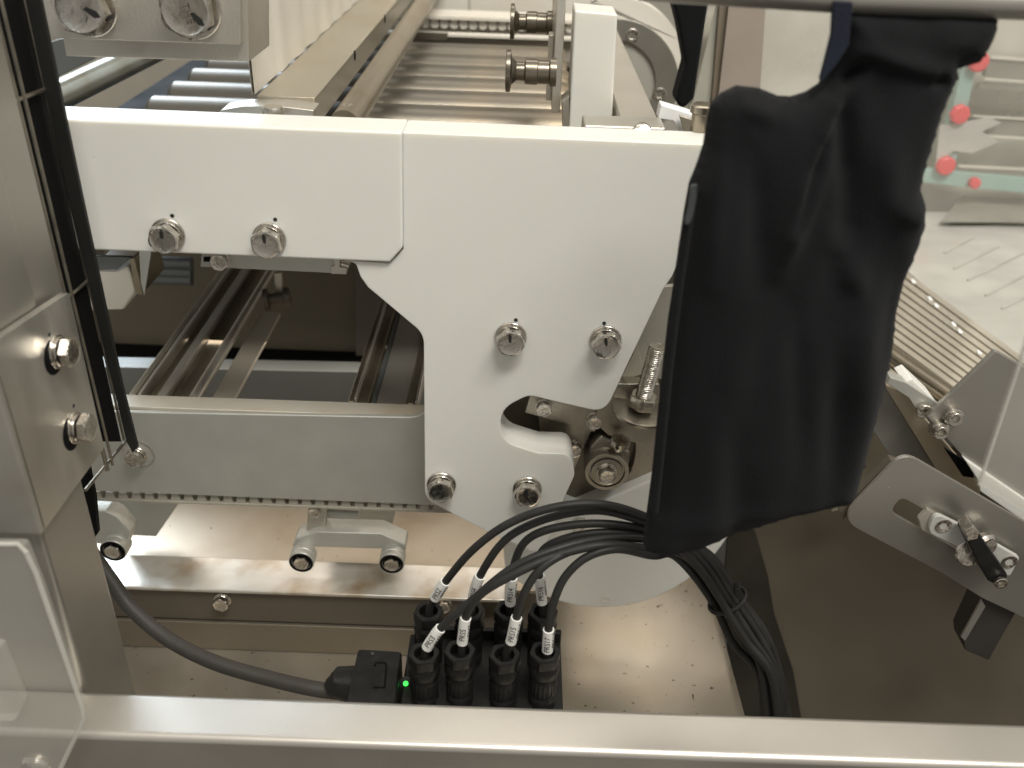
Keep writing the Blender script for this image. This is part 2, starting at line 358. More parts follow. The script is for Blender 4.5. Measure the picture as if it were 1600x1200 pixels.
# ================================================================== BEAM, BELT
yB = .032
t = T('side_beam', 'grey bead blasted aluminium side beam with a light top flange, left of the white plate', 'machine beam', Yp(400,780,yB))
bt = [Yp(x, y, yB) for x, y in ((60,641),(640,652),(652,650),(662,645),(720,645),(720,792),(60,764))]
solid('beam_web', bt, (0,.004,0), BLAST, t, bevel=.0012)
zf = Yp(400,646,yB).z
fy = Zp(400,622,zf).y
box('top_flange', (Yp(60,641,yB).x, yB+.0042, zf-.004), (Yp(662,650,yB).x+.03, fy, zf-.0005), mat('worn_flange',(.56,.52,.44),.42,.35,var=.08,vscale=12,stain=(.42,.32,.18),stain_amt=.6,stain_scale=14), t, bevel=.0008)
hexbolt(t, Yp(214,711,yB-.0), sc=.72, spin=.2, mark=False)
put('countersink', lathe_mesh('countersink', [(.0125,-.003),(.0125,.0002),(.0110,.0003),(.0105,-.002)], STEELB, 28), t, Yp(216,710,yB))
# toothed belt
a = Yp(150,778,yB+.002); b = Yp(720,800,yB+.002)
t = T('toothed_belt', 'grey toothed drive belt running under the aluminium beam', 'belt', a)
zt1 = Yp(400,794,yB).z
box('belt_band', (a.x-.05, yB+.002, zt1), (b.x+.02, yB+.024, zt1+.0022), BELT, t, bevel=.0003)
bm = bmesh.new(); add_prism(bm, [Vector((-.0040,0,.001)), Vector((-.0028,0,.0075)), Vector((.0028,0,.0075)), Vector((.0040,0,.001))], Vector((0,.020,0)))
first = build('tooth', bm, BELT, t, org=Vector((0,0,0))); pitch = (Yp(420,780,yB).x-Yp(399.5,780,yB).x)
n = int((b.x-a.x+.04)/pitch)
for k in range(n):
    o = first if k == 0 else first.copy()
    if k: COL.objects.link(o); o.parent = t
    p = Vector((a.x-.04+pitch*k, yB+.0025, zt1+.001)); o.location = p-ORG[t]
# ================================================================== LOWER RAIL, PAN, TRAY
yr = .02; zr = Yp(400,924,yr).z; yr2 = Zp(400,873,zr).y
xr0 = Yp(120,915,yr).x; xr1 = Yp(790,933,yr).x
t = T('track_rail', 'worn steel track rail under the small rollers, brown stains on top', 'rail', Vector((0,yr,zr-.03)))
box('rail_top', (xr0, yr, zr-.0035), (xr1, yr2, zr), STEELX, t, bevel=.0012)
box('rail_web', (xr0, yr+.004, Yp(400,976,yr).z), (Yp(752,980,yr).x, yr+.008, zr-.0037), DSTEEL, t, bevel=.0005)  # front face in dark steel, its shade put into the colour
hexbolt(t, Yp(348,937,yr+.004), sc=.68, spin=.4, mark=False)
hexbolt(t, Yp(694,942,yr+.004), sc=.60, spin=.1, mark=False)
zw = Yp(400,977,yr).z; zy = Yp(400,1020,yr).z
t = T('crossbeam', 'dull brown steel crossbeam low behind the thick grey cable', 'beam', Vector((0,yr,zy)))
solid('beam_face', [Vector((xr0,yr+.002,zw-.001)), Vector((Yp(830,985,yr).x,yr+.002,zw-.001)), Vector((Yp(830,985,yr).x,yr+.002,zy+.0005)), Vector((xr0,yr+.002,zy+.0005))], (0,.02,0),
      mat('brown_steel', (.24,.21,.165), .42, .7, var=.15, vscale=8, stain=(.14,.11,.07), stain_amt=.6), t)
zp = zr-.012
pan = solid('drip_pan', [Zp(x, y, zp) for x, y in ((100,905),(900,925),(900,700),(40,700))], (0,0,-.003), PAN, None, bevel=0)
tag(pan, 'brownish shiny steel pan behind the small carriage rollers', 'drip pan')
# tray with a bend towards the right
bm = bmesh.new()
tp = [Zp(x, y, zy) for x, y in ((120,1010),(1046,880),(1075,1160),(120,1160))]
L0 = Vector((xr0, yr+.002, zy)); 
bx = Zp(1060,1000,zy).x
rows = [(-.55, yr), (bx-.02, yr)]
g = []
prof = [(-.55,0),(bx-.032,0),(bx-.020,.0012),(bx-.006,.0045),(bx+.03,.0165),(bx+.046,.022)]
def edge_x(yv):     # the tray's right edge leans a little
    return 0
for yv in (-.26, -.1, .02, .13):
    g.append([bm.verts.new((x if i < 5 else Zp(1153,1112,zy).x+(yv+.17)*-.02, yv, zy+z)) for i, (x, z) in enumerate(prof)])
for r0, r1 in zip(g, g[1:]):
    for i in range(len(prof)-1): bm.faces.new((r0[i], r0[i+1], r1[i+1], r1[i]))
ex = bmesh.ops.extrude_face_region(bm, geom=list(bm.faces))
for v in [e for e in ex['geom'] if isinstance(e, bmesh.types.BMVert)]: v.co.z -= .003
tray = build('spill_tray', bm, TRAY, None, 60)
tag(tray, 'speckled bent steel tray beneath the white end disc, right of the connectors', 'tray')
# ================================================================== CARRIAGES WITH SMALL ROLLERS
ME_RING = lathe_mesh('tyre', [(.006,-.012),(.0098,-.012),(.0102,-.011),(.0102,-.0055),(.0098,-.005),(.0098,-.0042),(.0102,-.0038),(.0102,.0002),(.0098,.001),(.0078,.001),(.0074,.0006),(.0074,-.002),(.003,-.002)], BLAST, 32)
ME_SEAL = lathe_mesh('seal', [(.0094,0),(.0094,.0013),(.0076,.0014),(.0074,-.001)], GAP, 32)
def roller(parent, loc, sc=1):
    o = put('tyre', ME_RING, parent, loc, sc=sc); child('seal', ME_SEAL, o, loc=(0,.0001,0)); b = bpy.data.objects.new('hub_bolt', ME_HEX); COL.objects.link(b); b.parent = o; b.scale = (.66,)*3
    b.rotation_euler = (0,random.random(),0); b.location = (0,.002,0); return o
yc = .032
t = T('roller_carriage', 'small steel carriage with two wheels standing on the track rail', 'carriage', Yp(545,890,yc))
fr = RP([(455,856,6),(462,842),(494,831),(595,834),(634,852,6),(634,866,6),(600,858),(492,855)], ('Y', yc+.006))
solid('carriage_bar', fr, (0,.018,0), BLAST, t, bevel=.001)
roller(t, Yp(471,878,yc-.006)); roller(t, Yp(612,880,yc-.006))
solid('stem', [Yp(x, y, yc+.012) for x, y in ((478,830),(482,787),(512,788),(506,831))], (0,.012,0), STEELB, t, bevel=.001)
hexbolt(t, Yp(492,797,yc+.012), sc=.5, mark=False, stack=False)
tube('cross_pin', [Yp(500,800,yc+.02), Yp(560,803,yc+.02)], .004, BLAST, t)
t = T('end_carriage', 'single carriage wheel under the beam, half hidden by the left post', 'carriage', Yp(178,880,yc))
solid('carriage_arm', RP([(130,800),(165,799),(182,808),(204,832,6),(200,850),(150,850)], ('Y', yc+.004)), (0,.016,0), BLAST, t, bevel=.001)
roller(t, Yp(177,860,yc-.004), 1.05)
t = T('hanging_block', 'plain grey block hanging under the toothed belt near the left post', 'block', Yp(220,838,yc))
solid('block_body', [Yp(x, y, .07) for x, y in ((180,780),(282,783),(244,838),(190,836))], (0,.03,0), BLAST, t, bevel=.0005)
t = T('clamp_block', 'small grey clamp block under the belt, right of the carriage stem', 'block', Yp(600,815,.08))
solid('clamp_body', [Yp(x, y, .075) for x, y in ((510,790),(620,792),(612,824),(506,820))], (0,.03,0), BLAST, t, bevel=.0005)
# ================================================================== ALUMINIUM PROFILE UNDER THE LEFT PLATE
t = T('slotted_profile', 'grey slotted aluminium profile fixed under the lower edge of the long white plate', 'profile', Yp(430,425,.01))
solid('profile_body', [Yp(x, y, .012) for x, y in ((315,396),(524,404),(524,417),(520,427),(313,417))], (0,.02,0), BLAST, t, bevel=.0005)
solid('profile_end', [Yp(x, y, .010) for x, y in ((521,404),(531,405),(531,418),(542,419),(541,429),(517,428),(517,417),(522,416))], (0,.02,0), ALU, t, bevel=.0004)
hexbolt(t, Yp(345,405,.012), sc=.6, mark=False)
tube('grub_screw', [Yp(533,412,.014), Yp(545,416,.014)], .002, BOLT, t, 10)
solid('slot_nut', [Yp(x, y, .0112) for x, y in ((318,402),(328,402),(328,409),(318,409))], (0,.001,0), GAP, t, bevel=0)
# ================================================================== INSIDE, BELOW THE ROLLERS
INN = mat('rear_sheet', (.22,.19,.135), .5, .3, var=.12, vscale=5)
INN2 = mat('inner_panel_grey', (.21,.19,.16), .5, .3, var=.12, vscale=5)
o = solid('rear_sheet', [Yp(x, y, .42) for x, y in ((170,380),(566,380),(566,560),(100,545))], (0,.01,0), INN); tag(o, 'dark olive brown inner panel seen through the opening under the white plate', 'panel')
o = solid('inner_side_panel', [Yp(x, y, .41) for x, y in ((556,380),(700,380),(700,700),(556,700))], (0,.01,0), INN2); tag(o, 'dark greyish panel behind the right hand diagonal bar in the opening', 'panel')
o = solid('gap_shade', [Zp(x, y, -.21) for x, y in ((60,560),(760,560),(760,480),(60,480))], (0,0,-.01), GAP); tag(o, 'black sheet painted as shade at the bottom of the opening', 'gap_shade')  # black sheet standing in for the dark gap, shade put into its colour
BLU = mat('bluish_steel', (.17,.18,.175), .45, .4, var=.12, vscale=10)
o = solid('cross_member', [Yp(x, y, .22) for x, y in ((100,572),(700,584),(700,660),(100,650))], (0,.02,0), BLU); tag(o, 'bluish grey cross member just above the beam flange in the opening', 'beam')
DEEP = [('guide_bar', 'dark ribbed double guide bar running back at the left of the opening', [((200,625),(222,625),.0),((226,625),(236,625),.004),((242,625),(282,625),-.004)]),]
def zbar(t, name, ax0, ax1, z, y0, y1, h, m, **k):
    """a bar running straight back, its near end between the two picked points"""
    a = Yp(ax0[0], ax0[1], y0); b = Yp(ax1[0], ax1[1], y0)
    return box(name, (a.x, y0, z-h), (b.x, y1, z), m, t, **k)
y0 = .075
zb = Yp(300,622,y0).z
def gb(x0, x1, dz, h, m, name, y1=.40, parent=None):
    return box(name, (Yp(x0,622,y0).x, y0, zb+dz-h), (Yp(x1,622,y0).x, y1, zb+dz), m, parent, bevel=.0008)
DB = mat('brown_bar_steel', (.44,.38,.28), .35, .85, var=.15, vscale=14, stretch=(6,.5,6), stain=(.2,.15,.09), stain_amt=.6)  # brown steel with darker stains
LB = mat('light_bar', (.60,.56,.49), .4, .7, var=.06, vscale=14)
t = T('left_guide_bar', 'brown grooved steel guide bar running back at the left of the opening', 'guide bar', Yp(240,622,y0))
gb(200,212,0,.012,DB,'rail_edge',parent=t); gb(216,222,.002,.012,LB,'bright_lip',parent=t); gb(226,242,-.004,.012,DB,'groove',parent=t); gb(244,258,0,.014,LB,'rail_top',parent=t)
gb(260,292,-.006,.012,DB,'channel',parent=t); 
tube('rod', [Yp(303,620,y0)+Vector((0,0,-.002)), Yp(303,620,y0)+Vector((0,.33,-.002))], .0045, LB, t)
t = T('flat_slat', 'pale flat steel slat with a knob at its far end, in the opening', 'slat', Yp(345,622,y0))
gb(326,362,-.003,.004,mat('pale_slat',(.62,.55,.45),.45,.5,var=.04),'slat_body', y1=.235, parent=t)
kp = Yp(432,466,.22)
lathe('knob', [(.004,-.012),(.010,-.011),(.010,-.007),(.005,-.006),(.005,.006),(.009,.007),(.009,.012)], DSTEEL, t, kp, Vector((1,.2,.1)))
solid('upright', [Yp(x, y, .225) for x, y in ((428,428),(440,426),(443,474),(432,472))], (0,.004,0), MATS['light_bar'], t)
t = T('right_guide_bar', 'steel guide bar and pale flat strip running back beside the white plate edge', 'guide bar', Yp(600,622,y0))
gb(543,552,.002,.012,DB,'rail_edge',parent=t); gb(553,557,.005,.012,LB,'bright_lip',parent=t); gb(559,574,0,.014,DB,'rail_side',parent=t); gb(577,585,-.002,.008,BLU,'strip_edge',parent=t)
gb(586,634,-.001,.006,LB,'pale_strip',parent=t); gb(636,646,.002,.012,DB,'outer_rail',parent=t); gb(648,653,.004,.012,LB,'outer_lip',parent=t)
# white box at the left of the opening
t = T('white_box', 'small white plastic box with bluish lid left of the opening', 'box', Yp(190,485,.12))
solid('box_body', [Yp(x, y, .12) for x, y in ((140,420),(181,423),(200,416),(213,455),(192,485),(140,486))], (0,.05,0), HDPE2, t, bevel=.002)
solid('lid', [Yp(x, y, .118) for x, y in ((140,400),(206,402),(183,422),(140,422))], (0,.004,0), BLU, t, bevel=.001)
solid('box_frame', [Yp(x, y, .115) for x, y in ((202,405),(210,403),(222,452),(222,462),(211,458))], (0,.05,0), DB, t, bevel=.0008)
t = T('hanging_strip', 'translucent pale strip hanging below the long white plate', 'strip', Yp(225,460,.1))
solid('strip_body', [Yp(x, y, .10) for x, y in ((217,385),(237,385),(225,462),(220,440))], (0,.002,0), mat('pale_strip', (.5,.5,.46), .4, alpha=.75), t, bevel=0)
for k, (y, c) in enumerate(((408,BLU),(422,BLU),(434,BLU))):
    o = tube('lower_rod', [Yp(200,y,.30), Yp(300,y+3,.30)], .006, c); tag(o, ('uppermost','middle','lowest')[k]+' bluish rod in the gap right of the white box', 'rod', 'bluish rods right of the white box')
# ================================================================== ROLLER BED
zroll = CAMP.z-.20-.025; rr = .0215; h = .20
xl = Yp(182,165,.215).x; xrr = Yp(905,190,.22).x
ME_R = None
cots = [3.25,3.52,3.785,4.07,4.355,4.64,4.925,5.21,5.495]
names = ['nearest, mostly hidden behind the plate edge','second','third','fourth','fifth','sixth','seventh','eighth','farthest']
first = None
for k, c in enumerate(cots):
    yy = c*h-.534+.003
    p0 = Vector((xl, yy, zroll+.002))
    if first is None:
        t0 = T('conveyor_roller', 'x', 'roller', p0, 'rollers of the conveyor bed')
        bm = bmesh.new(); add_tube(bm, [p0, p0+Vector((.004,0,0)), p0+Vector((xrr-xl-.01,0,0)), p0+Vector((xrr-xl,0,0))], [rr-.003, rr, rr, rr-.003], 32)
        b_ = build('roller_shell', bm, ROLL_, t0, 30)
        s_ = tube('axle', [p0+Vector((-.02,0,0)), p0+Vector((xrr-xl+.01,0,0))], .006, DSTEEL, t0, 12); first = (t0, b_, s_); t = t0
    else:
        t = first[0].copy(); COL.objects.link(t); t.location = p0
        for c_ in first[1:]:
            d = c_.copy(); COL.objects.link(d); d.parent = t
    t['label'] = 'brown steel conveyor roller, '+names[k]+(', counting from the white plate' if k else '')
# steel bed side strip at left
t = T('tie_bar', 'round steel bar sloping back across the left ends of the rollers', 'bar', Yp(150,140,.2))
tube('bar_body', [Vector((Yp(90,148,.20).x,.17,Yp(90,148,.20).z)), Vector((Yp(90,148,.20).x+.016,.62,Yp(90,148,.20).z-.004))], .0115, mat('bluish_bar',(.45,.45,.40),.3,.9,var=.1,vscale=30,stain=(.3,.25,.16),stain_amt=.6,stain_scale=20), t, 24)
o = solid('left_rail_panel', [Vector((xl-.10,.2,zroll-.03)), Vector((xl-.012,.2,zroll-.03)), Vector((xl-.012,.75,zroll-.03)), Vector((xl-.10,.75,zroll-.03))], (0,0,-.01), GAP); tag(o, 'dark frame panel under the left ends of the rollers', 'panel')
o = solid('grey_side_panel', [Yp(x, y, .3) for x, y in ((60,72),(97,60),(150,90),(140,96),(60,135))], (0,.01,0), BLU); tag(o, 'bluish grey panel between the black strip and the aluminium block', 'panel')
o = solid('bed_base', [Vector((xl-.02,.10,zroll-.03)), Vector((xrr+.02,.10,zroll-.03)), Vector((xrr+.02,.75,zroll-.03)), Vector((xl-.02,.75,zroll-.03))], (0,0,-.006), DSTEEL2); tag(o, 'dark base sheet under the conveyor rollers', 'sheet')  # front part unseen, extended forward to keep lamp light off the guide bars
# far side of the bed
yF = 5.78*h-.534
t = T('far_side_wall', 'pale far side wall of the conveyor with a scalloped toothed belt on top', 'machine wall', Yp(760,50,yF))
box('lower_wall', (Yp(560,50,yF).x, yF, Yp(760,66,yF).z-.02), (Yp(900,50,yF).x, yF+.01, Yp(760,54,yF).z), mat('grey_wall',(.42,.38,.32),.5,.2,var=.08), t)
box('ledge', (Yp(560,50,yF).x, yF-.012, Yp(760,57,yF).z), (Yp(900,50,yF).x, yF, Yp(760,52,yF).z), HDPE2, t)
solid('slotted_bracket', [Yp(x, y, yF-.013) for x, y in ((640,50),(700,52),(698,64),(640,62))], (0,.004,0), DSTEEL, t)
yF2 = yF+.05
wl = Yp(560,50,yF2).x; wr = Yp(700,50,yF2).x; we = Yp(900,50,yF2).x
za = Yp(760,56,yF2).z; zc = Yp(760,29,yF2).z; zd = Yp(760,23,yF2).z
box('wall_panel', (wl,yF2,za-.02), (Yp(733,40,yF2).x-.0006,yF2+.01,zc), HDPE2, t); box('wall_panel', (Yp(733,40,yF2).x+.0006,yF2,za-.02), (we,yF2+.01,zc), HDPE2, t)
box('belt_guard', (wl,yF2-.02,zc), (we,yF2+.03,zd), HDPE2, t)
bm = bmesh.new(); add_tube(bm, [Vector((0,0,0)), Vector((0,.014,0))], .0054, 14); ft = build('scallop', bm, HDPE2, t, org=Vector((0,0,0)))
k = 0; x = wl+.002
while x < we:
    o = ft if k == 0 else ft.copy()
    if k: COL.objects.link(o); o.parent = t
    o.location = Vector((x, yF2-.014, zc-.0055))-ORG[t]; x += .0118; k += 1
box('belt_shadow', (wl,yF2-.0015,zc-.0065), (we,yF2-.0005,zc-.0005), WALLM, t, bevel=0)
yG = yF2+.10
t = T('rear_guard', 'pale rear guard panels at the very top behind the scalloped belt', 'guard', Yp(760,10,yG))
box('guard_panel', (Yp(560,50,yG).x,yG,zc-.03), (Yp(733,10,yG).x-.001,yG+.01,zc+.25), HDPE2, t); box('guard_panel', (Yp(733,10,yG).x+.001,yG,zc-.03), (Yp(1000,50,yG).x,yG+.01,zc+.25), HDPE2, t)
# ================================================================== TAN BAR, ROD, FLUTED WALL
yq = .09; a = Yp(398,168,yq); b = Yp(492,152,yq); c = Yp(495,190,yq); yE = 1.15
t = T('guide_beam', 'tan reflecting square beam running back over the rollers', 'guide beam', c)
box('beam_body', (a.x+.002, yq, c.z-.004), (b.x, yE, b.z), TAN, t, bevel=.0012)
for u in (.16, .34, .6):
    put('socket_hole', lathe_mesh('socket_hole', [(.004,-.001),(.004,.0003),(.002,.0003)], GAP, 14) if u == .16 else bpy.data.meshes['socket_hole'], t, Vector((b.x, yq+u, (b.z+c.z)/2+.004)), rot=RX)
o = solid('end_cap_plate', [Yp(x, y, yq-.02) for x, y in ((332,190),(345,172),(380,166),(440,166),(490,172),(492,190))], (0,.02,0), ALU, t, bevel=.001)
lathe('cap_screw', [(.007,0),(.007,.006),(.006,.008),(.002,.008)], BOLT, t, Yp(428,186,yq-.03), Vector((0,0,1)))
# fluted white wall, left of the beam
xv = a.x; zb0 = b.z+.0005; bm = bmesh.new()
N = 150; y0_, y1_ = yq+.0, 1.1; rows = []
for k in range(N+1):
    yy = y0_+(y1_-y0_)*k/N; ph = (yy-.17)/.058*2*math.pi
    d = -.0008*-1*(1+math.cos(ph)) if yy > .16 else 0
    rows.append((bm.verts.new((xv+.001+d, yy, zb0)), bm.verts.new((xv+.001+d, yy, zb0+.4)), bm.verts.new((xv-.0008, yy, zb0)), bm.verts.new((xv-.0008, yy, zb0+.4))))
for r0, r1 in zip(rows, rows[1:]):
    bm.faces.new((r0[0], r1[0], r1[1], r0[1])); bm.faces.new((r0[2], r0[3], r1[3], r1[2])); bm.faces.new((r0[0], r0[2], r1[2], r1[0])); bm.faces.new((r0[1], r1[1], r1[3], r0[3]))
bm.faces.new(rows[0]); bm.faces.new((rows[-1][0], rows[-1][2], rows[-1][3], rows[-1][1]))
o = build('fluted_wall', bm, HDPE2, None, 50); tag(o, 'upright white fluted wall standing along the tan beam', 'wall panel')
# rod
t = T('guide_rod', 'long worn steel rod running back along the right side of the tan beam', 'rod', Yp(530,182,.06))
p0 = Yp(538,196,.06); q0 = Vector((p0.x+.002, 1.0, p0.z+.004))
tube('rod_body', [p0, q0], .0098, RODM, t, 28)
tube('rod_collar', [q0+Vector((0,-.04,0)), q0+Vector((0,.03,0))], .0135, TAN, t, 24)
for yy in (.075, .93): put('rod_screw', ME_SOCK, t, Vector((p0.x, yy, p0.z+.0075)), rot=(-math.pi/2,0,0), sc=.5)
# ================================================================== ALUMINIUM BLOCK TOP LEFT
t = T('aluminium_block', 'stepped aluminium block with two large hex bolts at the top left', 'machine block', Yp(240,95,.02))
ya = .02
q = [Yp(x, y, ya) for x, y in ((40,-60),(375,-52),(376,70),(82,60))]
solid('front_block', q, (0,.03,0), ALU, t, bevel=.0008)
q = [Yp(x, y, ya+.006) for x, y in ((90,-60),(386,-50),(389,97),(103,88),(98,58))]
q2 = solid('rear_block', q, (0,.05,0), ALU, t, bevel=.0008)
def big(loc, spin):
    o = bpy.data.objects.new('large_hex_bolt', ME_HEX); COL.objects.link(o); o.parent = t; o.location = loc-ORG[t]+Vector((0,-.004,0)); o.rotation_euler = (0,spin,0); o.scale = (1.62,1.3,1.62)
    child('washer', ME_WASH, o, loc=(0,.003,0)); child('torque_mark', ME_MARK, o, rot=(0,1.9,0), loc=(.001,.004,.001)); return o
big(Yp(137,8,ya), .2); big(Yp(300,12,ya), .5)
for x, y in ((167,36),(289,45)): put('drill_mark', ME_DOT, t, Yp(x, y, ya), sc=1.4)
# ================================================================== RIGHT GUIDE BLOCK, KNOBS, FAR DISC
yw = .13
t = T('white_guide_block', 'upright white plastic guide block standing behind the plate, right of the rollers', 'guide block', Yp(920,205,yw))
q = [Yp(x, y, yw) for x, y in ((898,16),(965,22),(955,215),(888,215))]
solid('block_body', q, (0,.035,0), HDPE, t, bevel=.0015)
q = [Yp(x, y, yw-.001) for x, y in ((878,160),(889,150),(889,215),(880,215))]
solid('block_foot', q, (0,.02,0), STEELB, t)
xg = Yp(888,120,yw+.01).x-.0045
t = T('guide_strip', 'steel side strip with mushroom knobs left of the white guide block', 'guide strip', Vector((xg,.2,Yp(880,200,yw).z)))
z0_, z1_ = Yp(880,172,yw+.02).z, Yp(880,-30,yw+.02).z
box('strip_body', (xg-.006, yw+.012, z0_), (xg, yw+.13, z1_), STEELX, t)
box('strip_slat', (xg-.010, yw+.03, z0_+.004), (xg-.0065, yw+.045, z0_+.05), LB, t)
for x, y, yy in ((866,113,yw+.06),(860,36,yw+.09)):
    pk = Xp(x+3, y, xg-.006)
    lathe('knob', [(.009,0),(.009,.004),(.0075,.005),(.0075,.012),(.0082,.0125),(.0082,.02),(.006,.021),(.006,.026),(.0085,.029),(.0135,.030),(.0135,.0325),(.013,.033)], mat('dark_knob_steel', (.20,.175,.14), .3, .9, var=.2, vscale=60), t, pk, Vector((-1,0,0)), 30)
# far disc
yd = .50
def ell(cx, cy, r, a0, a1, n=40, sx_=1.0): return [(cx+sx_*r*math.cos(math.radians(a0+(a1-a0)*k/n)), cy+r*math.sin(math.radians(a0+(a1-a0)*k/n))) for k in range(n+1)]
t = T('far_end_disc', 'white round end disc with a steel ring bolted on, at the far side', 'end disc', Yp(965,200,yd))
solid('disc_body', [Yp(x, y, yd) for x, y in ell(963,105,109,-110,65)+[(940,200),(930,0)]], (0,.03,0), HDPE2, t, bevel=.002)
ring = ell(963,127,98,-100,50)+ell(960,127,64,50,-100)
solid('steel_ring', [Yp(x, y, yd-.006) for x, y in ring], (0,.0055,0), STEEL, t, bevel=.0008)
solid('inner_web', [Yp(x, y, yd-.002) for x, y in ell(960,127,63.5,-100,60)+[(940,200),(930,60)]], (0,.0015,0), mat('web_grey',(.44,.43,.38),.5,.1,var=.05), t, bevel=0)
for x, y in ((988,56),(1031,148)): put('flat_screw', ME_FLAT, t, Yp(x, y, yd-.0062), sc=1.15)
# sloping rail to the disc
yl = .075; a = Yp(974,193,yl); b = Yp(1032,194,yl)
t = T('side_rail', 'flat pale steel rail running back between white block and far disc', 'rail', a)
box('rail_body', (a.x, yl, a.z-.03), (b.x, .47, a.z), LB, t)
t = T('mounting_bracket', 'small aluminium mounting bracket lying behind the top edge of the shaped plate', 'bracket', Yp(975,205,.04))
a = Yp(912,200,.035); b = Yp(1040,205,.035)
box('bracket_body', (a.x, .034, a.z-.02), (b.x, .06, Yp(975,197,.035).z), ALU, t, bevel=.0015)
lathe('cap_screw', [(.006,-.004),(.0065,.001),(.005,.003),(.003,.003)], BOLT, t, Yp(1003,208,.034)+Vector((0,0,0)), Vector((0,-1,.6)))
t = T('white_flag_plate', 'small tilted bright white plate with a steel knob, left of the bag top', 'plate', Yp(1060,208,.06))
solid('plate_body', [Yp(x, y, .06) for x, y in ((1033,163),(1092,181),(1100,225),(1070,225),(1052,190),(1028,186))], (0,.012,0), mat('bright_white',(.86,.86,.86),.5), t, bevel=.001)
solid('steel_foot', [Yp(x, y, .055) for x, y in ((1061,180),(1085,188),(1100,215),(1072,215))], (0,.003,0), TAN, t)
lathe('steel_knob', [(.006,-.03),(.006,.0),(.0075,.001),(.0075,.005),(.006,.006)], RODM, t, Yp(1097,178,.03), Vector((0,0,1)))
# ================================================================== PILLARS AND BACKGROUND TOP RIGHT
o = solid('black_sack', RP([(1040,-40),(1115,-40),(1108,0),(1085,155,8),(1068,172,10),(1055,160),(1071,100,20),(1060,40,20)], ('Y',.30)), (0,.03,0), CLOTH, bevel=.004); tag(o, 'black cloth hanging behind the white disc and the grey pillar', 'cloth')
PINK = mat('pinkish_grey', (.40,.34,.29), .5, .2, var=.06)
GRN = mat('greenish_pane', (.50,.49,.41), .3, .2, var=.08, coat=.5)
t = T('rear_pillar', 'grey rear pillar behind the bag top with a pale glassy edge', 'pillar', Yp(1140,180,.34))
solid('pale_edge', [Yp(x, y, .34) for x, y in ((1130,-40),(1148,-40),(1110,260),(1078,260),(1082,160))][0:5], (0,.03,0), GRN, t)
solid('dark_reveal', [Yp(x, y, .335) for x, y in ((1128,-40),(1144,-40),(1122,200),(1110,260),(1104,260))], (0,.01,0), mat('reveal',(.22,.18,.13),.5), t)
solid('pillar_face', [Yp(x, y, .33) for x, y in ((1144,-40),(1200,-40),(1180,260),(1110,260))], (0,.02,0), PINK, t)
t = T('film_screen', 'cloudy wrinkled clear film screen between pillar and bag top', 'screen', Yp(1250,180,.36))
solid('screen_sheet', [Yp(x, y, .36) for x, y in ((1190,-40),(1320,-40),(1330,260),(1170,260))], (0,.004,0), FILM, t)
# top bar
yT = -.10; zT = Yp(1300,10,yT)
a = Yp(1040,-14,yT); b = Yp(1650,6,yT)
t = T('hanging_bar', 'steel bar along the top edge from which the black bag hangs', 'bar', a)
tube('bar_body', [Yp(1000,-24,yT-.01), Yp(1340,-3,yT-.01), Yp(1700,10,yT-.01)], .0065, STEEL, t, 24)
# rack of film and red clips far right
yR = .62
t = T('film_rack', 'film covered rack with teal frame at the upper right', 'rack', Yp(1550,300,yR))
solid('film_backing', [Yp(x, y, yR+.04) for x, y in ((1380,-60),(1760,-60),(1760,420),(1380,420))], (0,.01,0), FILM, t)
solid('upright_frame', [Yp(x, y, yR) for x, y in ((1513,60),(1535,60),(1489,275),(1465,275))], (0,.015,0), TEAL, t)
solid('lower_frame', [Yp(x, y, yR-.001) for x, y in ((1440,264),(1640,282),(1640,306),(1440,285))], (0,.015,0), TEAL, t)
for y0s, hh in ((92,28),(130,9),(182,26),(265,8)):
    sx0 = 1545-(y0s-90)*.30
    solid('slat', [Yp(x, y, yR+.005) for x, y in ((sx0,y0s),(1660,y0s+10),(1660,y0s+10+hh),(sx0-6,y0s+hh))], (0,.01,0), GREYSL, t)
for y0s in (88,122,180,210,258):
    sx0 = 1548-(y0s-90)*.30
    solid('bright_wire', [Yp(x, y, yR+.002) for x, y in ((sx0,y0s),(1660,y0s+8),(1660,y0s+11),(sx0,y0s+3))], (0,.002,0), HDPE2, t, bevel=0)
solid('white_tag', [Yp(x, y, yR-.004) for x, y in ((1468,196),(1500,192),(1546,183),(1565,192),(1535,206),(1560,222),(1520,240),(1490,236),(1462,260))], (0,.001,0), mat('pale_tag',(.62,.60,.56),.4,alpha=.8), t)
solid('clear_film', [Yp(x, y, yR-.05) for x, y in ((1380,-60),(1760,-60),(1760,420),(1380,420))], (0,.0015,0), mat('hazy_film', (.74,.71,.63), .22, alpha=.10, var=.12, vscale=9, bump=1.0, bscale=30, stretch=(1,.4,1)), t, bevel=0)
for i, (x, y, r) in enumerate(((1526,95,15),(1497,177,15),(1475,257,15),(1520,284,9))):
    c_ = T('red_clip', ('topmost red clip half behind the bag edge','square red clip second from the top of the rack','round red clip at the corner where the teal frames meet','small red clip on the lower teal frame')[i], 'clip', Yp(x, y, yR-.01), 'red clips on the rack frame')
    rr_ = r*.0008
    lathe('clip_head', [(rr_*.9,0),(rr_,.002),(rr_,.008),(rr_*.8,.010),(rr_*.3,.0105)], RED, c_, Yp(x, y, yR-.001), Vector((0,-1,0)), 10 if i != 1 else 8, smooth=25)
    solid('clip_tab', [Yp(xx, yy, yR-.004) for xx, yy in ((x+r*.6,y-3),(x+r*1.25,y-2),(x+r*1.25,y+4),(x+r*.6,y+5))], (0,.003,0), RED, c_)
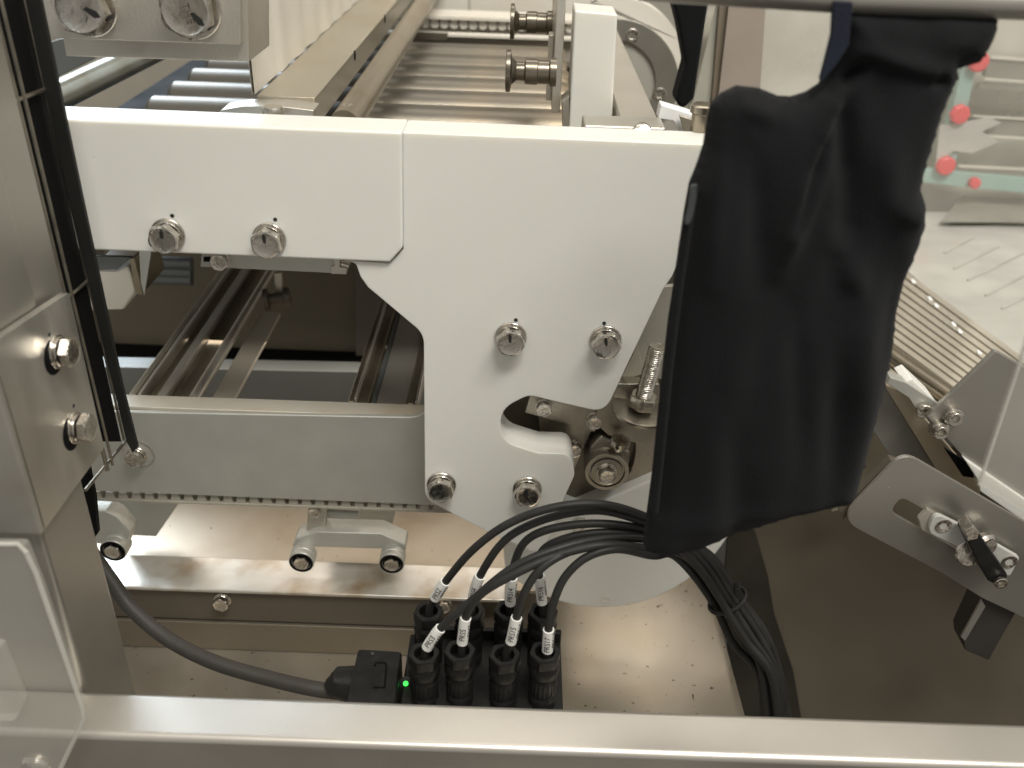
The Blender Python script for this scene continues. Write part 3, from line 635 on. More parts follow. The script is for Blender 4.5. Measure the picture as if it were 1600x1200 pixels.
# ================================================================== GROOVED TABLE AT THE RIGHT
zt_ = -.078
WHT = mat('cloudy_white_sheet', (.50,.485,.44), .35, .1, var=.08, vscale=12, bump=.6, bscale=40, coat=.3, stain=(.66,.645,.59), stain_amt=.7, stain_scale=12, stretch=(1,2.5,1))
ts_ = T('cloudy_sheet', 'cloudy white plastic sheet with pale creases beyond the grooved table', 'sheet', Zp(1500,420,zt_))
solid('sheet_body', [Zp(x, y, zt_-.004) for x, y in ((1300,330),(1700,332),(1800,700),(1600,580),(1420,425),(1300,360))], (0,0,-.004), WHT, ts_)
o = solid('grey_film_patch', [Zp(x, y, zt_+.002) for x, y in ((1468,348),(1508,302),(1640,296),(1640,350),(1560,348))], (0,0,.001), GREYSL); tag(o, 'grey crumpled patch below the lower teal frame', 'film')
for k, (x0, y0s, x1, y1s) in enumerate(((1475,395,1520,372),(1490,420,1560,385),(1512,438,1600,395),(1540,462,1610,425),(1565,482,1620,455))):
    o = tube('crease', [Zp(x0, y0s, zt_-.003), Zp(x1, y1s, zt_-.003), ][0:2], .0014, WHT, ts_, 8)
GT = mat('grooved_belt', (.52,.475,.39), .38, .45, var=.08, vscale=20, stretch=(1,1,1), stain=(.78,.72,.6), stain_amt=.5, stain_scale=20)
t = T('grooved_table', 'beige grooved table surface right of the bag, grooves running diagonally', 'table', Zp(1450,520,zt_))
la, lb = ((1380,398),(1700,632)), ((1370,585),(1560,720))
zz = zt_
solid('table_bed', [Zp(x, y, zz-.006) for x, y in (la[0], la[1], (1700,800), lb[1], lb[0])], (0,0,-.004), GT, t)
NR = 15
for k in range(NR):
    f0 = k/NR; f1 = (k+.72)/NR
    g0 = (la[0][0]+(lb[0][0]-la[0][0])*f0, la[0][1]+(lb[0][1]-la[0][1])*f0); g1 = (la[0][0]+(lb[0][0]-la[0][0])*f1, la[0][1]+(lb[0][1]-la[0][1])*f1)
    e0 = (la[1][0]+(lb[1][0]-la[1][0])*f0, la[1][1]+(lb[1][1]-la[1][1])*f0); e1 = (la[1][0]+(lb[1][0]-la[1][0])*f1, la[1][1]+(lb[1][1]-la[1][1])*f1)
    solid('rib', [Zp(*g0, zz), Zp(*e0, zz), Zp(*e1, zz), Zp(*g1, zz)], (0,0,-.0058), GT if k != 11 else DB, t, bevel=.0008)
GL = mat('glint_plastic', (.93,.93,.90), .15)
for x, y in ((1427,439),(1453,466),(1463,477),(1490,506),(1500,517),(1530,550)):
    o = solid('glint_chip', RP([(x-5,y-4),(x+1,y-3),(x+6,y+3),(x-1,y+2)], ('Z', zz+.0018), 3), (0,0,-.0018), GL, t, bevel=.0005)  # white chips painted as shiny glints on the ribs
tube('edge_rod', [Zp(1380,548,zz+.004), Zp(1580,688,zz+.004)], .009, RODM, t, 20)
# ================================================================== RIGHT HAND BRACKETS
yk = -.02
t = T('angled_bar', 'tan flat bar sloping down to the right behind the tilted steel plate', 'bar', Yp(1480,740,.01))
solid('bar_body', [Yp(x, y, .0) for x, y in ((1368,580),(1385,603),(1420,618),(1428,634),(1528,752),(1532,775),(1470,745))], (0,.012,0), mat('tan_face',(.66,.57,.44),.4,.5,var=.08,stain=(.5,.38,.22),stain_amt=.4,stain_scale=30), t)
GP = mat('blue_grey_plate', (.30,.29,.26), .45, .5, var=.12, vscale=30, bump=.3, bscale=200)
solid('web_plate', [Yp(x, y, .003) for x, y in ((1330,600),(1386,606),(1470,745),(1400,725),(1392,716),(1366,676),(1330,660))], (0,.004,0), GP, t)
o = solid('beige_panel', [Yp(x, y, .03) for x, y in ((1300,640),(1366,660),(1400,720),(1345,790),(1300,800))], (0,.004,0), mat('beige_panel',(.42,.37,.28),.4,.5,var=.1)); tag(o, 'beige panel wedge between the bag and the tilted plate', 'panel')
t = T('corner_bracket', 'large pointed steel corner bracket with two socket screws behind the clear door', 'bracket', Yp(1540,700,yk))
solid('bracket_body', [Yp(x, y, yk) for x, y in ((1556,548),(1760,665),(1760,900),(1600,790),(1530,742),(1448,652))], (0,.004,0), STEEL, t, bevel=.0008)
for x, y in ((1487,647),(1465,668)):
    p = Yp(x, y, yk); lathe('boss', [(.0062,-.001),(.0062,.004),(.0056,.0045)], BOLT, t, p, Vector((0,-1,0)), 20); put('socket_screw', ME_SOCK, t, p+Vector((0,-.004,0)), sc=.72)
t = T('grey_screw_block', 'grey block with one black ringed socket screw left of the corner bracket', 'block', Yp(1440,650,-.01))
solid('block_body', [Yp(x, y, -.012) for x, y in ((1392,590),(1416,598),(1465,630),(1445,652),(1436,648),(1420,622),(1386,600))], (0,.01,0), BLAST, t)
put('socket_screw', ME_SOCK, t, Yp(1442,640,-.013), sc=.75)
o = solid('white_ledge', [Yp(x, y, -.01) for x, y in ((1412,598),(1425,592),(1463,628),(1450,634))], (0,.02,0), HDPE); tag(o, 'narrow bright white ledge above the grey screw block', 'ledge')
o = solid('white_gutter', [Yp(x, y, -.024) for x, y in ((1506,716),(1760,888),(1760,925),(1532,768),(1528,750))], (0,.01,0), HDPE); tag(o, 'white diagonal strip running to the right edge above the tilted plate', 'strip')
o = solid('black_piece', [Yp(x, y, -.016) for x, y in ((1475,700),(1510,722),(1528,748),(1505,745))], (0,.003,0), GAP); tag(o, 'small black piece between tan bar and corner bracket', 'cover')  # flat black piece between the bar and the bracket
# tilted plate (with a slot cut through)
ys = -.06
t = T('tilted_plate', 'tilted stainless plate with rounded corners and an oval slot, lower right', 'plate', Yp(1400,850,ys))
outer = arc([(1312,812,26),(1412,706,34),(1760,908),(1760,1040),(1534,934),(1468,893)], 0, 8)
slot = arc([(1390,800,13),(1408,776,13),(1560,862,6),(1545,886,6)], 0, 6)
bm = bmesh.new()
co = [Vector((p.x, p.y)) for p in outer]+[Vector((p.x, p.y)) for p in slot]
no, ns_ = len(outer), len(slot)
eds = [(i, (i+1) % no) for i in range(no)]+[(no+i, no+(i+1) % ns_) for i in range(ns_)]
vv, ee, ff, *_ = geometry.delaunay_2d_cdt(co, eds, [], 0, 1e-6)
def inside(p, poly):
    c = False; j = len(poly)-1
    for i in range(len(poly)):
        a, b = poly[i], poly[j]
        if (a.y > p.y) != (b.y > p.y) and p.x < (b.x-a.x)*(p.y-a.y)/(b.y-a.y)+a.x: c = not c
        j = i
    return c
bv = [bm.verts.new(Yp(v.x, v.y, ys)) for v in vv]
for f in ff:
    c_ = sum((vv[i] for i in f), Vector((0,0)))/len(f)
    if inside(c_, outer) and not inside(c_, slot):
        bm.faces.new([bv[i] for i in f])
ex = bmesh.ops.extrude_face_region(bm, geom=list(bm.faces))
for v in [e for e in ex['geom'] if isinstance(e, bmesh.types.BMVert)]: v.co.y += .003
bmesh.ops.dissolve_limit(bm, angle_limit=.01, verts=bm.verts, edges=bm.edges)
build('plate_body', bm, STEEL, t, 35, .0006)
solid('rear_flange', [Yp(x, y, ys+.006) for x, y in ((1312,800),(1392,718),(1404,722),(1318,812))], (0,.006,0), DSTEEL, t)
solid('slot_shoe', RP([(1436,812),(1450,796),(1480,812),(1466,842),(1440,828)], ('Y', ys-.003), 2), (0,.004,0), LB, t)
t = T('latch', 'white plastic latch strip with two flat screws on the tilted plate', 'latch', Yp(1530,880,ys))
LAT = mat('latch_plastic', (.52,.52,.48), .5, var=.04)
solid('latch_body', RP([(1448,832,14),(1462,802,14),(1535,838),(1594,872,4),(1578,902,6),(1520,868),(1490,852)], ('Y', ys-.007)), (0,.004,0), LAT, t, bevel=.0008)
for x, y in ((1474,822),(1577,878)): put('flat_screw', ME_FLAT, t, Yp(x, y, ys-.0072), sc=.85)
lathe('ring', [(.0095,0),(.0105,.0008),(.0095,.0018),(.008,.0018)], BOLT, t, Yp(1517,862,ys-.007), Vector((0,-1,.2)))
lathe('pivot', [(.008,0),(.008,.004),(.006,.006)], BOLT, t, Yp(1535,848,ys-.007), Vector((.3,-1,.2)))
t = T('clamp_lever', 'black clamp lever with silver top lying across the white latch', 'lever', Yp(1560,915,ys-.02))
solid('lever_body', RP([(1508,838,4),(1527,828,4),(1541,850),(1576,900,8),(1562,918,8),(1544,908),(1524,872)], ('Y', ys-.022)), (0,.014,0), BLACKP, t, bevel=.0015)
solid('lever_cap', RP([(1508,830,2),(1521,822,2),(1531,832),(1528,842),(1512,846)], ('Y', ys-.024)), (0,.012,0), BOLT, t, bevel=.0006)
put('socket_screw', ME_SOCK, t, Yp(1562,908,ys-.023), sc=.62)
t = T('plate_leg', 'short dark steel leg hanging below the tilted plate', 'leg', Yp(1530,1030,ys))
solid('leg_face', [Yp(x, y, ys+.004) for x, y in ((1536,935),(1600,935),(1560,1005),(1545,1032),(1508,1016),(1506,1000))], (0,.02,0), mat('dark_leg',(.05,.045,.04),.5,.3), t)
solid('leg_edge', [Yp(x, y, ys+.002) for x, y in ((1534,938),(1540,948),(1508,1002),(1502,996))], (0,.002,0), STEELB, t, bevel=.0003)
# hopper sheets behind; the shade on the stainless is put into their dark colour
HOP = mat('hopper_shade_brown', (.098,.080,.055), .42, .35, var=.16, vscale=5, stain=(.070,.056,.037), stain_amt=.6, stain_scale=7)
t = T('hopper', 'large steel hopper side, its shade painted dark brown, filling the lower right', 'hopper', Yp(1350,1100,.05))
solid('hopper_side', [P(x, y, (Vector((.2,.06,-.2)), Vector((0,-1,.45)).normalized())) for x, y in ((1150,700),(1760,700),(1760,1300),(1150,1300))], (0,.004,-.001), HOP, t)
o = solid('hopper_gap_shade', [P(x, y, (Vector((.2,.054,-.2)), Vector((0,-1,.45)).normalized())) for x, y in ((1140,800),(1180,830),(1200,900),(1210,960),(1240,1050),(1262,1180),(1262,1300),(1160,1300),(1142,1080),(1136,1000),(1132,900))], (0,.004,0), mat('gap_shade_brown', (.020,.017,.012), .7, spec=.2, var=.4)); tag(o, 'black painted shade between the hopper and the tray where the cable bundle drops', 'painted shade')  # dark sheet painted where the hopper shadow falls
# ================================================================== TENSIONER IN THE NOTCH
TS = mat('tension_steel', (.42,.39,.335), .33, .95, var=.1, vscale=40, bump=.3, bscale=500, stain=(.22,.17,.11), stain_amt=.6, stain_scale=30)
t = T('belt_tensioner', 'brown steel belt tensioner with threaded rod behind the plate notch', 'tensioner', Yp(950,780,.04))
yt = .05
solid('rear_plate', [Yp(x, y, yt) for x, y in ((770,600),(1110,560),(1110,830),(860,830),(770,700))], (0,.004,0), mat('tension_dark',(.19,.17,.135),.4,.8,var=.15,stain=(.11,.095,.07),stain_amt=.6), t)
solid('clamp_strip', RP([(828,618,2),(838,612),(935,640),(930,676,3),(820,645)], ('Y', .036)), (0,.006,0), TS, t)
solid('diagonal_strip', [Yp(x, y, .040) for x, y in ((840,640),(925,672),(896,736),(870,790),(858,790))], (0,.004,0), TS, t)
hexbolt(t, Yp(850,634,.036), sc=.62, mark=False, spin=.3); hexbolt(t, Yp(928,655,.036), sc=.6, mark=False, spin=.7); hexbolt(t, Yp(897,698,.040), sc=.62, mark=False, spin=.7)
solid('upper_block', [Yp(x, y, .030) for x, y in ((950,600),(1030,600),(1040,660),(1008,696),(950,680),(928,660))], (0,.03,0), TS, t)
c0 = Yp(1006,632,.018); ax = (Yp(1018,575,.018)-Yp(1002,632,.018)).normalized()
lathe('flange_washer', [(.020,-.003),(.0205,-.002),(.0205,-.0005),(.019,0),(.006,0)], TS, t, Yp(1000,640,.018), ax, 36)
lathe('nut', [(.0095,0,.0085),(.0098,.001,.0088),(.0098,.008,.0088),(.009,.009,.0084)], BOLT, t, Yp(1002,634,.018), ax, 36, smooth=20)
bm = bmesh.new(); ptsr = []; rad = []
for k in range(61):
    ptsr.append(Yp(1003,628,.018)+ax*(.045*k/60)); rad.append(.0058 if k % 2 == 0 else .0047)
add_tube(bm, ptsr, rad, 20); build('threaded_rod', bm, BOLT, t, 15)
lathe('boss', [(.0165,-.018),(.0165,0),(.016,.001),(.0135,.001),(.0132,-.001),(.012,-.001),(.0118,.0012),(.009,.0015)], TS, t, Yp(948,737,.022), Vector((0,-1,0)), 36)
hexbolt(t, Yp(948,737,.0205), sc=.72, mark=False, spin=.25)
solid('boss_arm', [Yp(x, y, .030) for x, y in ((922,700),(940,680),(985,706),(980,745),(950,768),(920,745))], (0,.02,0), TS, t, bevel=.002)
lathe('grease_nipple', [(.0025,-.006),(.0035,-.004),(.0035,0),(.0075,.0005,.007),(.0075,.004,.007),(.004,.005)], BOLT, t, Yp(968,694,.018), Vector((.15,-.1,1)), 24)
solid('pulley_rim', [Yp(x, y, .042) for x, y in ell(905,700,130,-40,50,20)+ell(905,700,88,50,-40,20)], (0,.006,0), MATS['stainless_tray'], t)
put('flat_screw', ME_FLAT, t, Yp(991,766,.0400), sc=1.0)
hexbolt(t, Yp(905,812,.036), sc=.66, mark=False)
o = solid('grey_gusset', [Yp(x, y, .045) for x, y in ((940,640),(1037,448),(1110,440),(1110,600),(1000,590))], (0,.004,0), mat('gusset_grey',(.36,.345,.29),.45,.4,var=.06)); tag(o, 'grey triangular gusset between the shaped plate edge and the bag', 'gusset')
o = solid('gusset_foot', [Yp(x, y, .041) for x, y in ((965,600),(996,538),(1008,585),(967,592))], (0,.003,0), mat('gusset_light',(.42,.40,.33),.4,.4,var=.06)); tag(o, 'small paler gusset corner above the threaded rod', 'gusset')
# ================================================================== CONNECTOR HUB
yh1, yh2 = -.122, -.088
base_z = Yp(720,1099,yh1).z
t = T('connector_hub', 'black connector hub with a green lamp holding two rows of plugs', 'connector hub', Vector((Yp(750,1090,yh1).x, -.105, base_z-.02)))
box('hub_body', (Yp(626,1090,yh1).x, -.142, base_z-.025), (Yp(880,1095,yh1).x, -.066, base_z+.004), BLACKP, t, bevel=.0015)
hz = base_z+.012
solid('hub_head', [Zp(x, y, hz) for x, y in ((559,1012),(628,1016),(618,1110),(538,1110))], (0,0,-.03), BLACKP, t, bevel=.0025, seg=3)
pth = [Zp(p.x, p.y, hz+.0002) for p in arc([(586,1035,6),(604,1035,6),(601,1074),(583,1074)], 0, 5)]
bm = bmesh.new(); add_tube(bm, pth, .0007, 8); build('moulded_loop', bm, GAP, t)
tube('moulded_boss', [Zp(582,1021,hz-.001), Zp(582,1021,hz+.0008)], .0012, BLACKP, t)
box('rim_wall', (Yp(634,1090,yh1).x, -.070, base_z), (Yp(880,1095,yh1).x, -.066, base_z+.013), BLACKP, t, bevel=.0008)
lathe('green_led', [(.0017,0),(.0017,.0008),(.0012,.0014)], LEDM, t, Zp(634,1068,base_z+.0045), Vector((0,-.7,.7)), 16)
lathe('led_seat', [(.0045,-.004),(.0045,-.0002),(.003,0)], BLACKP, t, Zp(634,1068,base_z+.0045), Vector((0,-.7,.7)), 20)
for x in (692,755,821):
    p = Yp(x, 1090, -.128); tube('screw_well', [Vector((p.x,-.128,base_z+.001)), Vector((p.x,-.128,base_z+.007))], .005, BLACKP, t, 18)
# boot and thick cable
tube('cable_boot', [Yp(524,1074,-.09), Yp(530,1068,-.09), Yp(556,1070,-.09)], [.0085,.0115,.013], BLACKP, t, 24)
GC = mat('grey_cable', (.034,.030,.025), .55, var=.15, vscale=60, bump=.3, bscale=500)
c = [Yp(x, y, yy) for x, y, yy in ((140,860,-.02),(172,905,-.03),(205,950,-.04),(262,998,-.055),(335,1035,-.07),(420,1060,-.08),(490,1076,-.088),(545,1083,-.09))]
o = tube('supply_cable', spline(c, 8), .0054, GC, None, 20); tag(o, 'thick grey supply cable sagging from the left post to the hub', 'cable')
# ------------------------------------------------------------------ text
def text_mesh(s, size, font_shear=0):
    cu = bpy.data.curves.new('print', 'FONT'); cu.body = s; cu.size = size; cu.resolution_u = 3; cu.shear = font_shear
    ob = bpy.data.objects.new('print', cu); COL.objects.link(ob)
    dg = bpy.context.evaluated_depsgraph_get(); me = bpy.data.meshes.new_from_object(ob.evaluated_get(dg))
    bpy.data.objects.remove(ob); bpy.data.curves.remove(cu)
    bm = bmesh.new(); bm.from_mesh(me); bpy.data.meshes.remove(me)
    bmesh.ops.triangulate(bm, faces=bm.faces)
    for _ in range(2): bmesh.ops.subdivide_edges(bm, edges=[e for e in bm.edges if e.calc_length() > size*.14], cuts=2, use_grid_fill=False); bmesh.ops.triangulate(bm, faces=bm.faces)
    return bm
RC = .0026
def path_len(path):
    L = [0]
    for a, b in zip(path, path[1:]): L.append(L[-1]+(b-a).length)
    return L
def at(path, L, s):
    for i in range(len(L)-1):
        if s <= L[i+1]:
            f = (s-L[i])/(L[i+1]-L[i]); return path[i].lerp(path[i+1], f), (path[i+1]-path[i]).normalized()
    return path[-1], (path[-1]-path[-2]).normalized()
def sensor_cable(label, pts, s0, s1, txt):
    """pts: (px, py, Y). parts: jacket, marker_sleeve (> print)"""
    pp = [Yp(*p) for p in pts]; path = spline(pp, 9); L = path_len(path)
    t = T('sensor_cable', label, 'cable', pp[0], 'thin black sensor cables from the hub')
    tube('jacket', path, RC, RUBBER, t, 14)
    # find arclengths for the sleeve from the picked pixel span
    def near(px, py):
        best = None
        for p, l in zip(path, L):
            v = RM.transposed() @ (p-CAMP); q = (W/2+F*v.x/-v.z, H/2-F*v.y/-v.z); d = (q[0]-px)**2+(q[1]-py)**2
            if best is None or d < best[0]: best = (d, l)
        return best[1]
    a, b = near(*s0), near(*s1)
    if b < a: a, b = b, a
    sp = [at(path, L, a+(b-a)*k/10)[0] for k in range(11)]
    rs = RC+.0009
    sl = tube('marker_sleeve', sp, rs, SLEEVE, t, 24)
    for row, (ang, sh) in enumerate(((.12, 0), (-1.25, .35))):
        size = .0050; bm = text_mesh(txt, size, sh)
        xs = [v.co.x for v in bm.verts]; wd = max(xs)
        st = a+((b-a)-wd)/2+.0003+(.0012 if row else -.0012)
        for v in bm.verts:
            c, d = at(path, L, min(max(st+v.co.x, a), b))
            toc = (CAMP-c); toc = (toc-d*toc.dot(d)).normalized(); left = d.cross(toc)*-1
            # text-up must point to the left when reading along d
            an = ang+(v.co.y-size*.35)/rs
            v.co = c+(toc*math.cos(an)+left*math.sin(an))*(rs+.00025)
        bm.normal_update()
        build('print', bm, INK, sl, 0, recalc=False)
    return t
NUTP = [(.0078,-.002),(.0098,0,.0087),(.0100,.0008,.0090),(.0100,.0075,.0090),(.0094,.0085,.0086),(.0064,.0085),(.0060,.0080),(.0060,.001)]
def connector(px, py, yv, h=.048, s=1.0):
    top = Yp(px, py, yv); b = Vector((top.x-.0006, yv, top.z-h))
    t = T('plug', 'x', 'plug', b, 'black plugs in the hub')
    Z = Vector((0,0,1))
    lathe('plug_body', [(.0082,0),(.0088,.001),(.0088,.012),(.0085,.0125),(.0085,.014),(.0088,.0145),(.0088,.027),(.0080,.029),(.0080,.031)], BLACKP, t, b, Z, 32)
    lathe('collar', [(.0095,.0305,.0092),(.0100,.032,.0094),(.0100,.036,.0094),(.0086,.039)], BLACKP, t, b, Z, 36, smooth=20)
    lathe('gland_nut', NUTP, BLACKP, t, b+Vector((0,0,h-.0085)), Z, 36, smooth=20)
    lathe('metal_ring', [(.0086,-.003),(.0093,-.0025),(.0093,.0002),(.0088,.0006)], STEELB, t, b, Z, 32)
    for k in range(10):
        a_ = math.radians(180+18*k+5); c_ = b+Vector((math.cos(a_)*.0088, math.sin(a_)*.0088, 0))
        tube('grip_rib', [c_+Vector((0,0,.0155)), c_+Vector((0,0,.0258))], .0005, BLACKP, t, 6)
    return t, top
FR = [(664,1020),(720,1016),(790,1022),(853,1018)]; RR_ = [(671,954),(735,953),(797,952),(850,955)]
wf = ['leftmost plug of the front row, beside the green lamp','second plug of the front row from the left','third plug of the front row from the left','rightmost plug of the front row']
wr_ = ['leftmost plug of the rear row','second plug of the rear row from the left','third plug of the rear row from the left','rightmost plug of the rear row']
for (x, y), l_ in zip(FR, wf): t, _ = connector(x, y, yh1); t['label'] = 'black '+l_
for (x, y), l_ in zip(RR_, wr_): t, _ = connector(x, y, yh2); t['label'] = 'black '+l_
E = [((1090,868,-.09),(1128,912,-.092),(1155,950,-.094),(1192,1010,-.10),(1212,1060,-.105),(1222,1140,-.11))]
def tail(dx, dy, dd, x2, tw=0):
    """where each cable runs on: behind the bag, through the tie, down behind the rail"""
    return [(1060+dx*.6,848+dy,-.088+dd),(1100+dx,878+dy,-.09+dd),(1136+dx,932+dy*.9,-.093+dd),(1168+dx*1.2+x2*.3,992+dy*.6,-.098+dd),(1192+x2*.8,1056,-.104+dd),(1202+x2,1150,-.11+dd)]
sensor_cable('black cable marked PRS2 from the leftmost rear plug', [(667,985,yh2),(671,952,yh2),(681,932,yh2-.002),(699,905,yh2-.004),(740,858,yh2-.006),(795,818,yh2-.006),(865,793,yh2-.005),(940,788,yh2-.003),(1010,808,yh2)]+tail(14,-6,.006,34), (680,936), (698,908), 'PRS2')
sensor_cable('black cable marked PRS4 from the second rear plug', [(735,985,yh2),(737,950,yh2),(741,925,yh2),(750,900,yh2-.002),(778,856,yh2-.002),(812,828,yh2-.001),(870,806,yh2),(940,798,yh2),(1012,818,yh2)]+tail(6,-2,.000,28), (737,940), (750,902), 'PRS4')
sensor_cable('black cable marked PRS14 from the third rear plug', [(797,985,yh2),(797,950,yh2),(799,920,yh2),(804,880,yh2-.002),(822,845,yh2-.002),(862,826,yh2-.002),(930,818,yh2-.002),(1000,826,yh2-.002)]+tail(-2,2,-.005,22), (798,942), (801,905), 'PRS14')
sensor_cable('black cable marked PRS16 from the rightmost rear plug', [(850,985,yh2),(848,952,yh2),(845,920,yh2),(842,885,yh2-.002),(850,858,yh2-.003),(888,840,yh2-.004),(945,832,yh2-.004),(1005,838,yh2-.004)]+tail(18,4,.002,12), (847,940), (842,902), 'PRS16')
sensor_cable('black cable marked PRS3 from the leftmost front plug', [(663,1050,yh1),(664,1020,yh1),(676,998,yh1),(691,979,yh1),(738,938,yh1+.002),(800,888,yh1+.006),(870,858,yh1+.012),(940,842,yh1+.02),(1005,842,yh1+.024)]+tail(-10,6,-.010,16), (667,1012), (688,982), 'PRS3')
sensor_cable('black cable marked PRS5 from the second front plug', [(720,1050,yh1),(721,1016,yh1),(724,990,yh1),(729,962,yh1),(752,928,yh1),(806,896,yh1+.002),(870,868,yh1+.008),(940,852,yh1+.012),(1005,856,yh1+.018)]+tail(-6,14,-.003,6), (722,1003), (729,966), 'PRS5')
sensor_cable('black cable marked PRS15 from the third front plug', [(789,1050,yh1),(791,1022,yh1),(799,1000,yh1),(807,965,yh1),(820,925,yh1),(846,888,yh1+.003),(890,862,yh1+.010),(950,850,yh1+.016),(1008,858,yh1+.02)]+tail(2,16,-.006,0), (797,1004), (806,966), 'PRS15')
sensor_cable('black cable marked PRS17 from the rightmost front plug', [(853,1050,yh1),(855,1020,yh1),(857,990,yh1),(858,975,yh1),(866,938,yh1+.002),(884,900,yh1+.004),(918,870,yh1+.008),(965,858,yh1+.012),(1020,868,yh1+.018)]+tail(-18,18,-.002,-8), (857,1018), (857,984), 'PRS17')
# cable tie
t = T('cable_tie', 'black cable tie holding the cable bundle together', 'cable tie', Yp(1138,935,-.1))
ct = Yp(1137,938,-.094); dr = (Yp(1160,985,-.096)-Yp(1110,890,-.092)).normalized(); u_ = dr.cross(Vector((0,-1,.4)).normalized()).normalized(); v_ = dr.cross(u_)
pth = [ct+(u_*math.cos(a_)*.0125+v_*math.sin(a_)*.0105) for a_ in [2*math.pi*k/24 for k in range(25)]]
tube('tie_loop', pth, .0014, BLACKP, t, 8)
solid('tie_head', RP([(1148,922,2),(1158,918,2),(1160,932,2),(1150,936,2)], ('Y', -.112)), (0,.006,0), BLACKP, t, bevel=.001)
# letters stamped in the head of the large bolt at the top
bm = text_mesh('THE', .0062); ta = -1.35; c0 = Yp(281,6,ya-.0137)
for v in bm.verts: v.co = c0+Vector((v.co.x*math.cos(ta)-v.co.y*math.sin(ta), 0, v.co.x*math.sin(ta)+v.co.y*math.cos(ta)))
blk = [o for o in bpy.data.objects if o.name == 'aluminium_block'][0]
build('stamped_letters', bm, mat('stamp_brown', (.12,.10,.08), .5), blk, 0, recalc=False)
# ================================================================== BLACK BAG
def bag():
    out = [(1304,6),(1301,55),(1290,104),(1278,130),(1258,143),(1235,150),(1215,149),(1185,137),(1150,133),(1125,145),(1110,160),(1105,180),(1098,225),(1088,255),(1076,285),(1068,330),(1060,385),(1052,440),(1043,500),(1035,570),(1027,650),(1018,740),(1010,800),(1005,850),(1012,860),(1045,866),(1090,856),(1150,832),(1240,803),(1325,786),(1338,774),(1352,720),(1366,665),(1380,610),(1394,552),(1400,490),(1412,440),(1432,390),(1445,352),(1446,320),(1438,295),(1445,260),(1458,220),(1470,180),(1484,145),(1497,116),(1494,108),(1530,98),(1545,75),(1557,45),(1556,26),(1545,16),(1430,8)]
    # densify the outline
    o2 = []
    for i, p in enumerate(out):
        q = out[(i+1) % len(out)]; n = max(1, int(math.hypot(q[0]-p[0], q[1]-p[1])/8))
        for k in range(n): o2.append(Vector((p[0]+(q[0]-p[0])*k/n, p[1]+(q[1]-p[1])*k/n)))
    poly = o2; n0 = len(poly)
    def dist(p):
        return min((p-v).length for v in poly)
    pts = list(poly); dd = [0.0]*n0
    step = 7
    y = 6; row = 0
    while y < 870:
        x = 1000+(row % 2)*step/2
        while x < 1565:
            p = Vector((x, y))
            if inside(p, poly):
                d = dist(p)
                if d > 4: pts.append(p); dd.append(d)
            x += step
        y += step*.87; row += 1
    vv, ee, ff, *_ = geometry.delaunay_2d_cdt(pts, [(i, (i+1) % n0) for i in range(n0)], [], 1, 1e-5)
    def seg(p, a, b):
        a = Vector(a); b = Vector(b); ab = b-a; t = max(0, min(1, (p-a).dot(ab)/ab.dot(ab))); q = a+ab*t
        return (p-q).length, t, (ab.x*(p.y-a.y)-ab.y*(p.x-a.x))
    folds = [((1305,118),(1262,230),13,.010),((1262,230),(1205,400),20,.009),((1300,125),(1310,300),18,-.007),((1310,300),(1300,420),24,-.006),
             ((1288,340),(1330,440),22,.007),((1330,440),(1345,640),34,.006),((1150,150),(1210,170),20,.006),((1120,200),(1100,420),18,.005),((1150,300),(1110,780),40,.005),
             ((1340,90),(1300,130),9,-.008),((1330,70),(1480,112),16,.005),((1440,115),(1470,118),14,-.005),((1250,520),(1200,800),36,.004),((1400,330),(1360,600),26,-.004),
             ((1078,300),(1040,560),7,-.007),((1040,560),(1028,790),7,-.006),((1170,230),(1175,420),22,-.005),((1230,460),(1240,700),20,-.004),((1040,800),(1300,765),16,.003),
             ((1290,170),(1230,330),8,-.009),((1380,300),(1440,330),20,.006),((1350,180),(1400,380),30,.005),((1130,600),(1150,840),26,-.004),((1300,560),(1290,760),22,-.005)]
    def hgt(p, d):
        h = .013*(1-math.exp(-d/26)) + .003*(1-math.exp(-d/7))
        e = min(1, d/22)
        for a, b, w_, am in folds:
            q, t, _ = seg(p, a, b); h += e*am*.85*math.exp(-(q/w_)**2)*min(1, .35+2.2*min(t,1-t))
        h += e*(.0009*math.sin(p.x*.034+p.y*.010+.8*math.sin(p.y*.009))+.0004*math.sin(p.x*.09+p.y*.02+1.5*math.sin(p.y*.012+p.x*.006)))
        return h
    bm = bmesh.new(); yb_ = -.105; fv = []; bk = []
    dmap = {}
    for i, v in enumerate(vv):
        d = dist(v) if i >= n0 else 0.0
        lean = -.035*max(0, (v.y-100)/760)           # the bottom hangs towards the viewer
        ym = yb_+lean
        c = Yp(v.x, v.y, ym)
        fv.append(bm.verts.new(c+Vector((0,-hgt(v, d) if d > 0 else 0,0))))
        bk.append(fv[-1] if d <= 0 else bm.verts.new(c+Vector((0,.010*min(1, d/60),0))))
    for f in ff:
        bm.faces.new([fv[i] for i in f])
        try: bm.faces.new([bk[i] for i in f][::-1])
        except ValueError: pass
    return bm
t = T('cloth_bag', 'black cloth bag hanging from the top bar in front of the white plate', 'bag', Yp(1200,860,-.13))
build('pouch', bag(), CLOTH, t, 180)
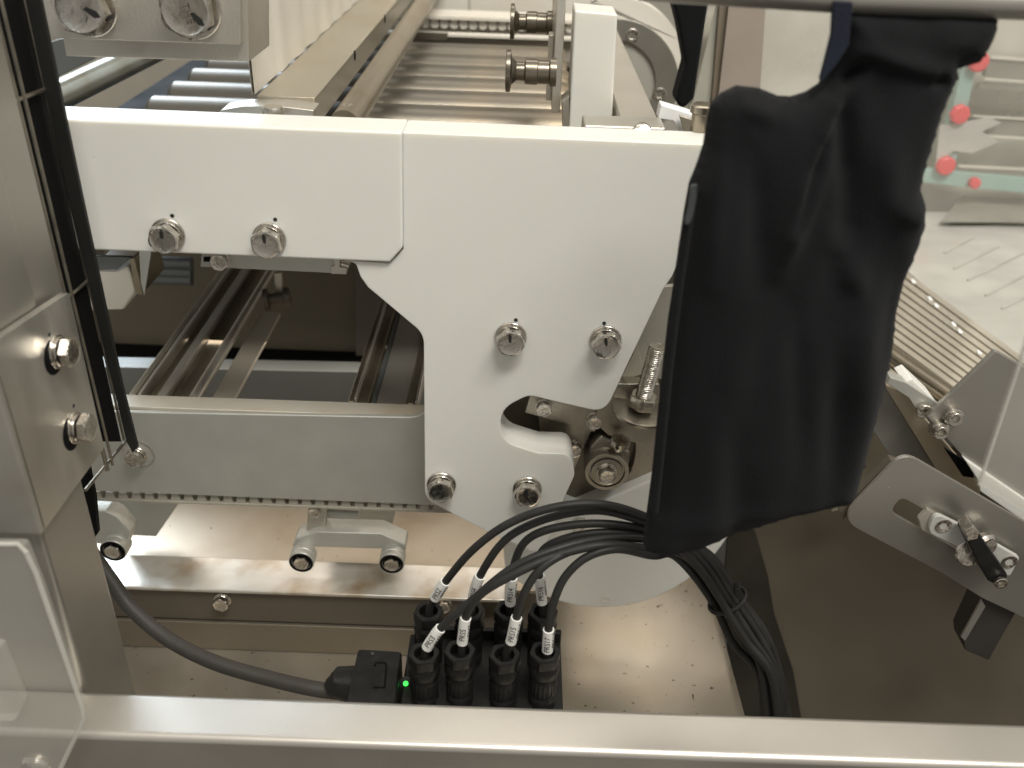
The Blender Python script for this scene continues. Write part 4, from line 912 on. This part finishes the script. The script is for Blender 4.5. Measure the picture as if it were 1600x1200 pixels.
sp = arc([(1303,2),(1333,4),(1327,70),(1310,98),(1285,127),(1282,126),(1289,100),(1300,55)], 0)
solid('strap', [Yp(p.x, p.y, -.118) for p in sp], (0,.004,0), CLOTHN, t, bevel=.001)
# zipper along the left side
def zy_(y): return -.105-.035*max(0, (y-100)/760)-.010
zpts = [(1085,290),(1078,330),(1070,385),(1062,440),(1054,500),(1046,570),(1038,650),(1030,730),(1022,800)]
tube('zipper_tape', spline([Yp(x, y, zy_(y)-.004) for x, y in zpts], 6), .0020, CLOTH, t, 8)
pu = solid('zipper_pull', [Yp(x, y, zy_(y)-.010) for x, y in ((1079,290),(1089,288),(1088,312),(1084,334),(1078,350),(1072,352),(1070,346),(1076,322))], (0,.0015,0), mat('zip_grey',(.05,.055,.055),.45,.3), t, bevel=.0004)
# ================================================================== CLEAR ACRYLIC DOORS
ypx = yf-.012
t = T('left_acrylic_guard', 'clear acrylic guard sheet in front of the left post, bottom left corner', 'acrylic guard', Yp(60,1190,ypx))
gp = [(-40,850),(38,851,8),(60,905),(131,1112,16),(88,1215),(-40,1215)]
solid('guard_sheet', RP(gp, ('Y', ypx)), (0,.004,0), PLEXI, t, bevel=0)
ep = [Yp(x, y, ypx) for x, y in ((40,862),(56,895),(128,1104),(131,1122),(88,1215))]
tube('polished_edge', ep, .0013, PEDGE, t, 8)
tube('upper_edge', [Yp(-30,850,ypx), Yp(28,850,ypx), Yp(40,862,ypx)], .0011, PEDGE, t, 8)
solid('handle_block', RP([(-40,1000),(2,1010),(38,1098,12),(24,1128,10),(-40,1128)], ('Y', ypx-.006)), (0,.005,0), PLEXI, t, bevel=.001)
ypr = -.10
t = T('right_acrylic_door', 'clear acrylic door sheet covering the right edge of the view', 'acrylic door', Yp(1580,760,ypr))
solid('door_sheet', RP([(1700,250),(1530,757,3),(1700,860)], ('Y', ypr)), (0,.004,0), mat('clear_acrylic_thin',(.66,.63,.57),.12,alpha=.14,var=.1), t, bevel=0)
tube('polished_edge', [Yp(1640,428,ypr), Yp(1530,757,ypr)], .0010, PEDGE, t, 8)
